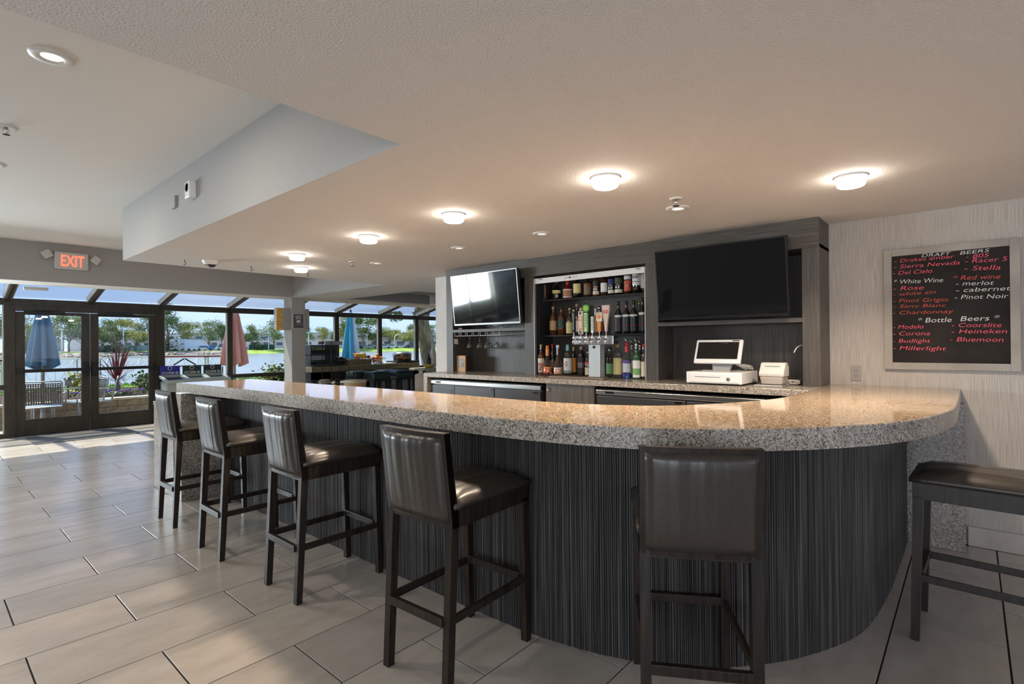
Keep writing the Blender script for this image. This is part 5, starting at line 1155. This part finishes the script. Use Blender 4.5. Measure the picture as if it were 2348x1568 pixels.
for px, yt, lb in ((142, 752, 'white light pole right of the blue umbrella'), (283, 750, 'white light pole in the middle of the right door pane'), (410, 767, 'white light pole above the left bin'), (616, 765, 'white light pole left of the pillar'), (708, 764, 'white light pole just right of the pillar'), (842, 770, 'thin light pole right of the teal umbrella')):
    p = farpos(px, 6); d = Vector((p.x, p.y, 0)).dot(Fv); zt3 = HCAM+(793-yt)*d/F_PX
    t = thing('light_pole', lb, 'light pole', (p.x, p.y, .25), 'light poles on the far shore'); MB().cyl((p.x, p.y, .25), .17, zt3-.25, 8, r2=.10).build('pole', M_wht, t); MB().box(p.x-.6, p.y-.15, zt3, p.x+.3, p.y+.15, zt3+.2).build('lamp_head', M_wht, t)
p = farpos(905, 7); zt3 = 4.6
tag(MB().tube([(p.x, p.y, .2), (p.x, p.y, 4.0), (p.x+.6, p.y, 4.8), (p.x+1.6, p.y, 5.1), (p.x+2.6, p.y, 4.8), (p.x+3.2, p.y, 4.0), (p.x+3.2, p.y, 3.4)], .12, 6).build('street_lamp', M_wht), 'hooked white street lamp above the oranges, across the lake', 'street lamp')
def car(px, lb, c, Lc=4.4, Hc=1.45, van=False, cat='car', extra=8):
    p = farpos(px, extra); u = Vector((p.y, -p.x, 0)).normalized(); w2 = Vector((p.x, p.y, 0)).normalized(); z = .42
    t = thing('box_truck' if van else 'parked_car', lb, cat, (p.x, p.y, .28), 'vehicles parked on the far shore'); P_ = lambda s, q_, zz: tuple(Vector((p.x, p.y, 0))+u*s+w2*q_+Vector((0, 0, zz)))
    m = mat('car_paint_%02d%02d%02d' % tuple(int(v*99) for v in c), c, .3)
    prf = [(-Lc/2, .3), (Lc/2, .3), (Lc/2, .75), (Lc*.3, .85), (Lc*.12, Hc), (-Lc*.3, Hc), (-Lc*.46, .85), (-Lc/2, .8)] if not van else [(-Lc/2, .4), (Lc/2, .4), (Lc/2, 1.1), (Lc*.42, 1.9), (Lc*.25, 2.0), (Lc*.25, Hc), (-Lc/2, Hc)]
    k_ = len(prf); mb = MB(); mb.add([P_(s, -.9, zz+.28) for s, zz in prf]+[P_(s, .9, zz+.28) for s, zz in prf], [tuple(range(k_)), tuple(range(2*k_-1, k_-1, -1))]+[(i, k_+i, k_+(i+1) % k_, (i+1) % k_) for i in range(k_)]); mb.build('car_body', m, t)
    if not van: MB().hexa([P_(-Lc*.38, -.92, 1.15), P_(Lc*.22, -.92, 1.15), P_(Lc*.22, -.9, 1.15), P_(-Lc*.38, -.9, 1.15)], [P_(-Lc*.28, -.92, Hc+.2), P_(Lc*.12, -.92, Hc+.2), P_(Lc*.12, -.9, Hc+.2), P_(-Lc*.28, -.9, Hc+.2)]).build('car_window', M_wwin, t)
    for s in (-Lc*.32, Lc*.32):
        MB().tube([P_(s, -.95, .60), P_(s, -.7, .60)], .34, 10).build('wheel', M_black, t)
car(424, 'white box truck parked above the left bin', (.75, .75, .74), 7, 3.2, True, 'truck'); car(452, 'second white box truck beside the first', (.62, .68, .74), 6, 2.9, True, 'truck')
car(470, 'white parked car behind the pale thin tree', (.7, .7, .7)); car(497, 'blue car just left of the mullion by the salmon umbrella', (.02, .16, .5), 4.6, 1.7); car(516, 'white van-like car beside the salmon umbrella', (.72, .72, .72), 5, 2.0); car(548, 'dark parked car under the salmon umbrella tree', (.03, .03, .03))
for k, (px, c, nm) in enumerate(((818, (.03, .03, .03), 'black parked car first right of the teal umbrella'), (834, (.7, .7, .7), 'white parked car second right of the teal umbrella'), (851, (.3, .3, .3), 'grey parked car third right of the teal umbrella'), (884, (.72, .72, .72), 'white parked car above the glass bowl'), (901, (.72, .72, .70), 'cream parked car right of the hooked street lamp foot'), (920, (.6, .6, .62), 'silver parked car above the chafing dish'), (946, (.03, .04, .05), 'black parked car left of the big trunk'), (712, (.7, .7, .7), 'white parked car right of the pillar'))): car(px, nm, c)
a = farpos(430, 16); b = farpos(520, 16)
wt_ = thing('carport', 'long low white carport roof behind the parked trucks', 'carport', (a.x, a.y, .3))
MB().hexa([(a.x, a.y, 3.1), (b.x, b.y, 3.1), (b.x, b.y+5, 3.1), (a.x, a.y+5, 3.1)], [(a.x, a.y, 3.35), (b.x, b.y, 3.35), (b.x, b.y+5, 3.35), (a.x, a.y+5, 3.35)]).build('carport_roof', M_wht, wt_)
for k in range(6): q_ = a.lerp(b, k/5); MB().cyl((q_.x, q_.y, .3), .12, 2.8, 6).build('post', M_wht, wt_)
# hedge outside the left part of the sunroom
mb = MB()
for k in range(5000):
    x = rg.uniform(-11, -.2); y = rg.uniform(14.2, 15.4); z = rg.uniform(.3, 1.55+.15*math.sin(x*2)); s2 = .06
    u1 = Vector((rg.uniform(-1, 1), rg.uniform(-1, 1), rg.uniform(-1, 1)))*s2; u2 = Vector((rg.uniform(-1, 1), rg.uniform(-1, 1), rg.uniform(-1, 1)))*s2; v = Vector((x, y, z))
    mb.add([v-u1, v+u2, v+u1, v-u2], [(0, 1, 2, 3)])
tag(mb.build('hedge', LEAFM[0]), 'green hedge outside the left part of the sunroom, reflected in the television', 'hedge', kind='stuff')
# closed umbrellas
def umbrella(x, y, zb, zt4, r, cols, lb, ph=0, tb_=True, folds=8):
    t = thing('patio_umbrella', lb, 'umbrella', (x, y, -.03), 'closed patio umbrellas')
    MB().cyl((x, y, -.03), .028, zt4+.03, 12).build('pole', mat('pole_wood', (.30, .27, .2), .5), t)
    MB().lathe([(.26, 0), (.26, .05), (.08, .09), (.04, .14)], (x, y, -.03), 24).build('base', M_black, t)
    n = 96; H = zt4-zb
    P2 = [(0, 1.0), (.25, .90), (.6, .66), (.84, .44), (.86, .46), (.93, .36), (.985, .24), (1, .02)]
    for ci, m in enumerate(cols):
        pass
    vs = []; fs = []; mi = []
    for u_, rr in P2:
        for i in range(n):
            a = 2*PI*i/n+ph; fd = (.5+.5*math.cos(folds*a))**.7; am = .45*(1-u_)+.18
            R_ = r*rr*(1-am+am*fd*1.25); zz = zb+H*u_+(.10*(fd-.6)*(1-u_)*(1 if u_ == 0 else 0)); vs.append((x+R_*math.cos(a), y+R_*math.sin(a), zz))
    mb = MB()
    for j in range(len(P2)-1):
        for i in range(n):
            seg = int(((2*PI*i/n+ph) % (2*PI))/(2*PI)*folds*1.0+.5) % folds
            fs.append((j*n+i, j*n+(i+1) % n, (j+1)*n+(i+1) % n, (j+1)*n+i)); mi.append(seg % len(cols))
    n0 = len(mb.v); mb.v += vs; mb.f += fs; mb.mi += mi; mb.sm += [True]*len(fs)
    mb.build('canopy', cols, t)
    MB().lathe([(.028, 0), (.035, .03), (.02, .07), (.0001, .08)], (x, y, zt4), 12).build('finial', M_black, t)
    MB().tube([(x+.30*r*math.cos(k*PI/8)*2.1, y+.30*r*math.sin(k*PI/8)*2.1, zb+H*.28) for k in range(16)], .008, 5, closed=True).build('tie_strap', cols[0], t)
u1_ = at(1, 12.9, 98, 842); umbrella(u1_.x, 12.9, u1_.z, 2.20, .22, [noisy('blue_canvas', (.075, .19, .30), (.13, .28, .41), 3, (1, 1, .2), .85)], 'blue closed patio umbrella outside the left door')
u2 = at(1, 14.0, 538, 836); umbrella(u2.x, 14.0, u2.z, at(1, 14.0, 538, 712).z, .30, [noisy('salmon_canvas', (.58, .22, .15), (.68, .32, .24), 3, (1, 1, .2), .85)], 'salmon pink closed patio umbrella right of the bins', .3)
u3 = at(1, 14.6, 805, 842); umbrella(u3.x, 14.6, u3.z, at(1, 14.6, 797, 715).z, .30, [noisy('teal_canvas', (.03, .30, .42), (.08, .42, .52), 3, (1, 1, .2), .85)]*2+[noisy('pale_canvas', (.55, .60, .62), (.68, .72, .72), 3, rough=.85)], 'teal and white striped closed umbrella behind the fruit', .7, folds=6)
# patio table and chairs
tb2 = thing('patio_table', 'round mesh patio table under the blue umbrella', 'table', (u1_.x, 12.9, 0))
MB().lathe([(.03, 0), (.27, 0), (.28, .012), (.27, .024), (.03, .024)], (u1_.x, 12.9, .70), 32).build('table_top', mat('grey_mesh', (.3, .3, .3), .6), tb2)
for k in range(4): a = PI/4+k*PI/2; MB().tube([(u1_.x+.2*math.cos(a), 12.9+.2*math.sin(a), .70), (u1_.x+.2*math.cos(a), 12.9+.2*math.sin(a), -.03)], .014).build('leg', M_grey, tb2)
M_sling = noisy('grey_sling', (.07, .06, .05), (.14, .125, .11), 60, rough=.7)
pch = local('patio_chair', '', 'chair', (0, 0, 0), 'metal patio chairs outside the doors')
MB().tube([(-.28, -.24, .47), (-.28, -.33, .88), (-.26, -.335, .90), (.26, -.335, .90), (.28, -.33, .88), (.28, -.24, .47)], .013).tube([(-.27, .25, .47), (-.27, -.24, .45), (.27, -.24, .45), (.27, .25, .47)], .013, closed=True).build('frame', M_grey, pch)
wv = MB()
for k in range(17): x = -.255+k*.0319; wv.bar((x, -.245, .50), (x, -.33, .87), .016, .004)
for k in range(11): z = .52+k*.033; y = -.245-(z-.47)*.22; wv.box(-.265, y-.004, z, .265, y+.001, z+.016)
ww = wv.build('back_weave', M_sling, pch); ww['kind'] = 'stuff'
wv = MB()
for k in range(16): wv.box(-.26+k*.033, -.235, .455, -.24+k*.033, .25, .462)
for k in range(12): wv.box(-.265, -.22+k*.04, .450, .265, -.20+k*.04, .456)
ww = wv.build('seat_weave', noisy('blue_grey_sling', (.25, .33, .40), (.36, .44, .5), 50, rough=.7), pch); ww['kind'] = 'stuff'
for s in (-1, 1): MB().tube([(s*.28, -.29, .66), (s*.31, -.1, .70), (s*.32, .12, .69), (s*.31, .22, .60), (s*.29, .2, .46)], .013).build('arm', M_grey, pch)
MB().cyl((0, 0, .12), .035, .33, 14).build('swivel_post', M_grey, pch)
for k in range(4): a = PI/4+k*PI/2; MB().tube([(.03*math.cos(a), .03*math.sin(a), .2), (.22*math.cos(a), .22*math.sin(a), .10), (.34*math.cos(a), .34*math.sin(a), .015)], .014).build('base_leg', M_grey, pch)
c1_ = at(2, -.03, 98, 968); pch.location = (at(1, 12.3, 98, 925).x, 12.3, -.03); pch.rotation_euler.z = -.2; pch['label'] = 'mesh-backed swivel patio chair seen from behind through the left door'
dup(pch, (at(1, 12.7, 176, 925).x+.05, 12.7, -.03), 1.9, 'patio chair turned sideways at the right edge of the left door pane')
dup(pch, (at(1, 12.75, 236, 925).x-.10, 12.75, -.03), 1.35, 'patio chair leaning back at the left edge of the right door pane')
# garden plants and lantern
cx_, cy_ = at(1, 14.3, 268, 880).x, 14.3
cp = thing('cordyline_plant', 'spiky red cordyline plant in the mulch bed', 'plant', (cx_, cy_, .40))
MB().tube([(cx_, cy_, .38), (cx_+.02, cy_, .55), (cx_, cy_, .72)], [.05, .04, .035], 8).build('stem', M_bark, cp)
M_cord = noisy('burgundy_leaf', (.11, .02, .02), (.26, .06, .05), 6, rough=.4); M_cord2 = noisy('bronze_leaf', (.05, .035, .035), (.14, .09, .08), 6, rough=.4)
for k in range(44):
    a = rg.uniform(0, 2*PI); el = rg.uniform(.15, 1.5); Lf = rg.uniform(.6, 1.15); p0 = Vector((cx_, cy_, .68)); d = Vector((math.cos(a)*math.cos(el), math.sin(a)*math.cos(el), math.sin(el)))
    sd = d.cross(Vector((0, 0, 1))).normalized(); vs = []
    for j in range(6):
        t_ = j/5; c_ = p0+d*Lf*t_+Vector((0, 0, -.45*t_*t_*math.cos(el)*Lf)); wd = (.015 if el <= .95 else .022)*math.sin(PI*min(.97, .15+t_*.85))
        vs += [c_-sd*wd, c_+sd*wd]
    MB().add(vs, [(2*j, 2*j+1, 2*j+3, 2*j+2) for j in range(5)]).build('leaf', M_cord if el > .95 else M_cord2, cp)
fl0 = None
for k in range(16):
    sd_ = k % 2; x = (at(1, 13.9, 300, 890).x, at(1, 13.9, 215, 895).x)[sd_]+rg.uniform(-.35, .35); lbp = ('small purple and yellow pansy in front of the red spiky plant', 'small purple and yellow pansy near the middle of the double doors')[sd_]; y = rg.uniform(13.6, 14.1)
    if fl0 is None:
        fl0 = local('pansy', lbp, 'flower', (x, y, .40), 'pansies in the planter')
        mb = MB()
        for j in range(14): a = j*.9; v = Vector((.06*math.cos(a), .06*math.sin(a), .03+.02*(j % 3))); mb.add([v, v+Vector((.04*math.cos(a), .04*math.sin(a), .02)), v+Vector((-.02, .02, .03))], [(0, 1, 2)])
        mb.build('leaves', LEAFM[0], fl0); MB().lathe([(.0001, .10), (.045, .11), (.05, .125), (.0001, .13)], (0, 0, 0), 8).build('petals', col('purple_petal', (.12, .05, .45)), fl0); MB().lathe([(.0001, .085), (.03, .09), (.0001, .10)], (.06, .02, 0), 8).build('petals', col('yellow_petal', (.7, .55, .05)), fl0)
    else: dup(fl0, (x, y, .40), rg.uniform(0, 6), lbp)
lx = at(1, 14.0, 156, 885).x; lt = thing('garden_lantern', 'small black garden lantern on a stake in the planter', 'lantern', (lx, 14.0, .40))
MB().cyl((lx, 14.0, .38), .012, .3, 8).build('stake', M_black, lt); MB().lathe([(.03, .66), (.055, .68), (.05, .78)], (lx, 14.0, 0), 8).build('lantern_body', mat('lantern_glass', (.3, .3, .28), .3), lt); MB().lathe([(.08, .78), (.03, .84), (.0001, .85)], (lx, 14.0, 0), 8).build('lantern_cap', M_black, lt)
tag(MB().lathe([(.0001, 0), (.14, .01), (.16, .05), (.08, .10), (.0001, .11)], (cx_-.15, cy_-.35, .39), 12, sx=1.3).build('garden_rock', noisy('pale_rock', (.4, .37, .3), (.55, .5, .42), 6, rough=.9)), 'pale rock at the foot of the red cordyline', 'rock')
for px, py, r, lb in ((628, 868, .35, 'green shrub below the pillar-side window'), (640, 866, .3, 'small green shrub against the window by the pillar'), (338, 880, .25, 'leafy shrub at the right edge of the planter in the right door pane'), (192, 882, .3, 'yellow-green shrub behind the lantern')):
    p = at(1, 15.2, px, py); mb = MB()
    for j in range(420):
        v = Vector((rg.gauss(0, .45), rg.gauss(0, .45), rg.gauss(0, .45)))*r; s2 = .045; u1 = Vector((rg.uniform(-1, 1), rg.uniform(-1, 1), rg.uniform(-1, 1)))*s2; u2 = Vector((rg.uniform(-1, 1), rg.uniform(-1, 1), rg.uniform(-1, 1)))*s2
        v = Vector((p.x+v.x, p.y+v.y, max(.4, p.z+.05+v.z))); mb.add([v-u1, v+u2, v+u1, v-u2], [(0, 1, 2, 3)])
    tag(mb.build('garden_shrub', LEAFM[2] if px in (192, 628) else LEAFM[0]), lb, 'shrub', 'shrubs near the windows')
# low diagonal wire fence on the lawn edge
wf = MB()
for k in range(20):
    x = -1+k*.42; y = 20.2
    wf.tube([(x, y, .25), (x, y, 1.15)], .005, 4).tube([(x, y, .3), (x+.42, y, 1.1)], .0035, 4).tube([(x+.42, y, .3), (x, y, 1.1)], .0035, 4)
wf.tube([(-1, 20.2, 1.12), (7.4, 20.2, 1.12)], .008, 4)
wo_ = wf.build('wire_fence', M_grey); tag(wo_, 'thin diagonal wire fence between lawn and lake', 'fence')
# red railing with braces by the water
def rl(px, py): return at(1, 18.0, px, py)
rr_ = thing('red_railing', 'red double railing with black braces behind the bins', 'railing', (rl(440, 830).x, 18.0, .3))
A, B2 = rl(360, 818), rl(506, 816.5); D, E2 = rl(360, 841), rl(512, 836)
M_redr = mat('red_rail_paint', (.42, .06, .045), .5)
MB().bar(A, B2, .05, .05).build('top_rail', M_redr, rr_); MB().bar(D, E2, .035, .035).build('lower_rail', M_redr, rr_)
for px in (470.5, 477): a, b = rl(px, 817), rl(px, 860); MB().bar((a.x, 18, a.z), (b.x, 18, .3), .05, .05).build('post', M_off, rr_)
for p0, p1 in (((422, 822), (398, 837)), ((424, 822), (449, 836))): MB().bar(rl(*p0), rl(*p1), .035, .035).build('brace', M_black, rr_)
for px in (376, 510): a = rl(px, 840); MB().bar((a.x, 18, a.z), (a.x, 18, .3), .03, .03).build('post', M_black, rr_)
r2_ = thing('red_railing', 'red railing piece left of the blue umbrella', 'railing', (rl(30, 835).x, 18.0, .3))
MB().bar(rl(-60, 828), rl(68, 824.5), .05, .05).build('top_rail', M_redr, r2_); MB().bar(rl(-60, 852), rl(20, 850), .035, .035).build('lower_rail', M_black, r2_); MB().bar(rl(-40, 850), rl(10, 829), .035, .035).build('brace', M_black, r2_)
a = rl(4, 826); MB().bar((a.x, 18, a.z), (a.x, 18, .3), .05, .05).build('post', M_off, r2_)
# leaning tree by the right-hand windows
tp_ = [at(1, 15.6, px, py) for px, py in ((990, 880), (986, 850), (983, 820), (979, 792), (974, 768), (967, 748), (966, 728), (972, 700), (985, 660))]
bt_ = thing('leaning_tree', 'thick leaning tree trunk outside the right-hand windows', 'tree', (tp_[0].x, tp_[0].y, .3))
tp_[0].z = .2
MB().tube(spline(tp_, .15), .29, 14).build('trunk', noisy('grey_green_bark', (.13, .095, .04), (.34, .26, .13), 7, (1, 1, .35), .95, bmp=1, bd=.06), bt_)
tpx = tp_[-2]
for dx, dz, ln in ((-4.5, 1.0, 1), (-2.5, 2.2, 1), (2.5, 2.4, 1), (-3.4, .35, 1)):
    MB().tube([(tpx.x, 15.6, tpx.z), (tpx.x+dx*.4, 15.5, tpx.z+dz*.6+.3), (tpx.x+dx, 15.0, tpx.z+dz)], [.14, .09, .03], 8).build('branch', M_bark, bt_)
lf = MB()
for k in range(5200):
    a = rg.random()
    x = tpx.x+rg.gauss(-1.6, 2.0); y = 15.1+rg.gauss(0, 1.1); z = 4.9+rg.gauss(0, .9)
    if z < 2.95 and rg.random() < .9: z = 3.3+rg.random()*1.5
    s2 = .075; u1 = Vector((rg.uniform(-1, 1), rg.uniform(-1, 1), rg.uniform(-1, 1)))*s2; u2 = Vector((rg.uniform(-1, 1), rg.uniform(-1, 1), rg.uniform(-1, 1)))*s2; v = Vector((x, y, z)); lf.add([v-u1, v+u2, v+u1, v-u2], [(0, 1, 2, 3)])
for k in range(26):
    px = 880+rg.random()*76; Ln = rg.uniform(4, 17); p0 = at(1, 15.0, px, 716); p1 = at(1, 15.0, px+rg.uniform(-3, 3), 722+Ln*(1.0 if px > 895 else .6))
    for j in range(14):
        t_ = j/13; v = p0.lerp(p1, t_)+Vector((rg.uniform(-.05, .05), rg.uniform(-.05, .05), 0)); s2 = .055; u1 = Vector((rg.uniform(-1, 1), 0, rg.uniform(-1, 1)))*s2; u2 = Vector((rg.uniform(-1, 1), 0, rg.uniform(-1, 1)))*s2; lf.add([v-u1, v+u2, v+u1, v-u2], [(0, 1, 2, 3)])
lfo = lf.build('foliage', LEAFM[0], bt_)
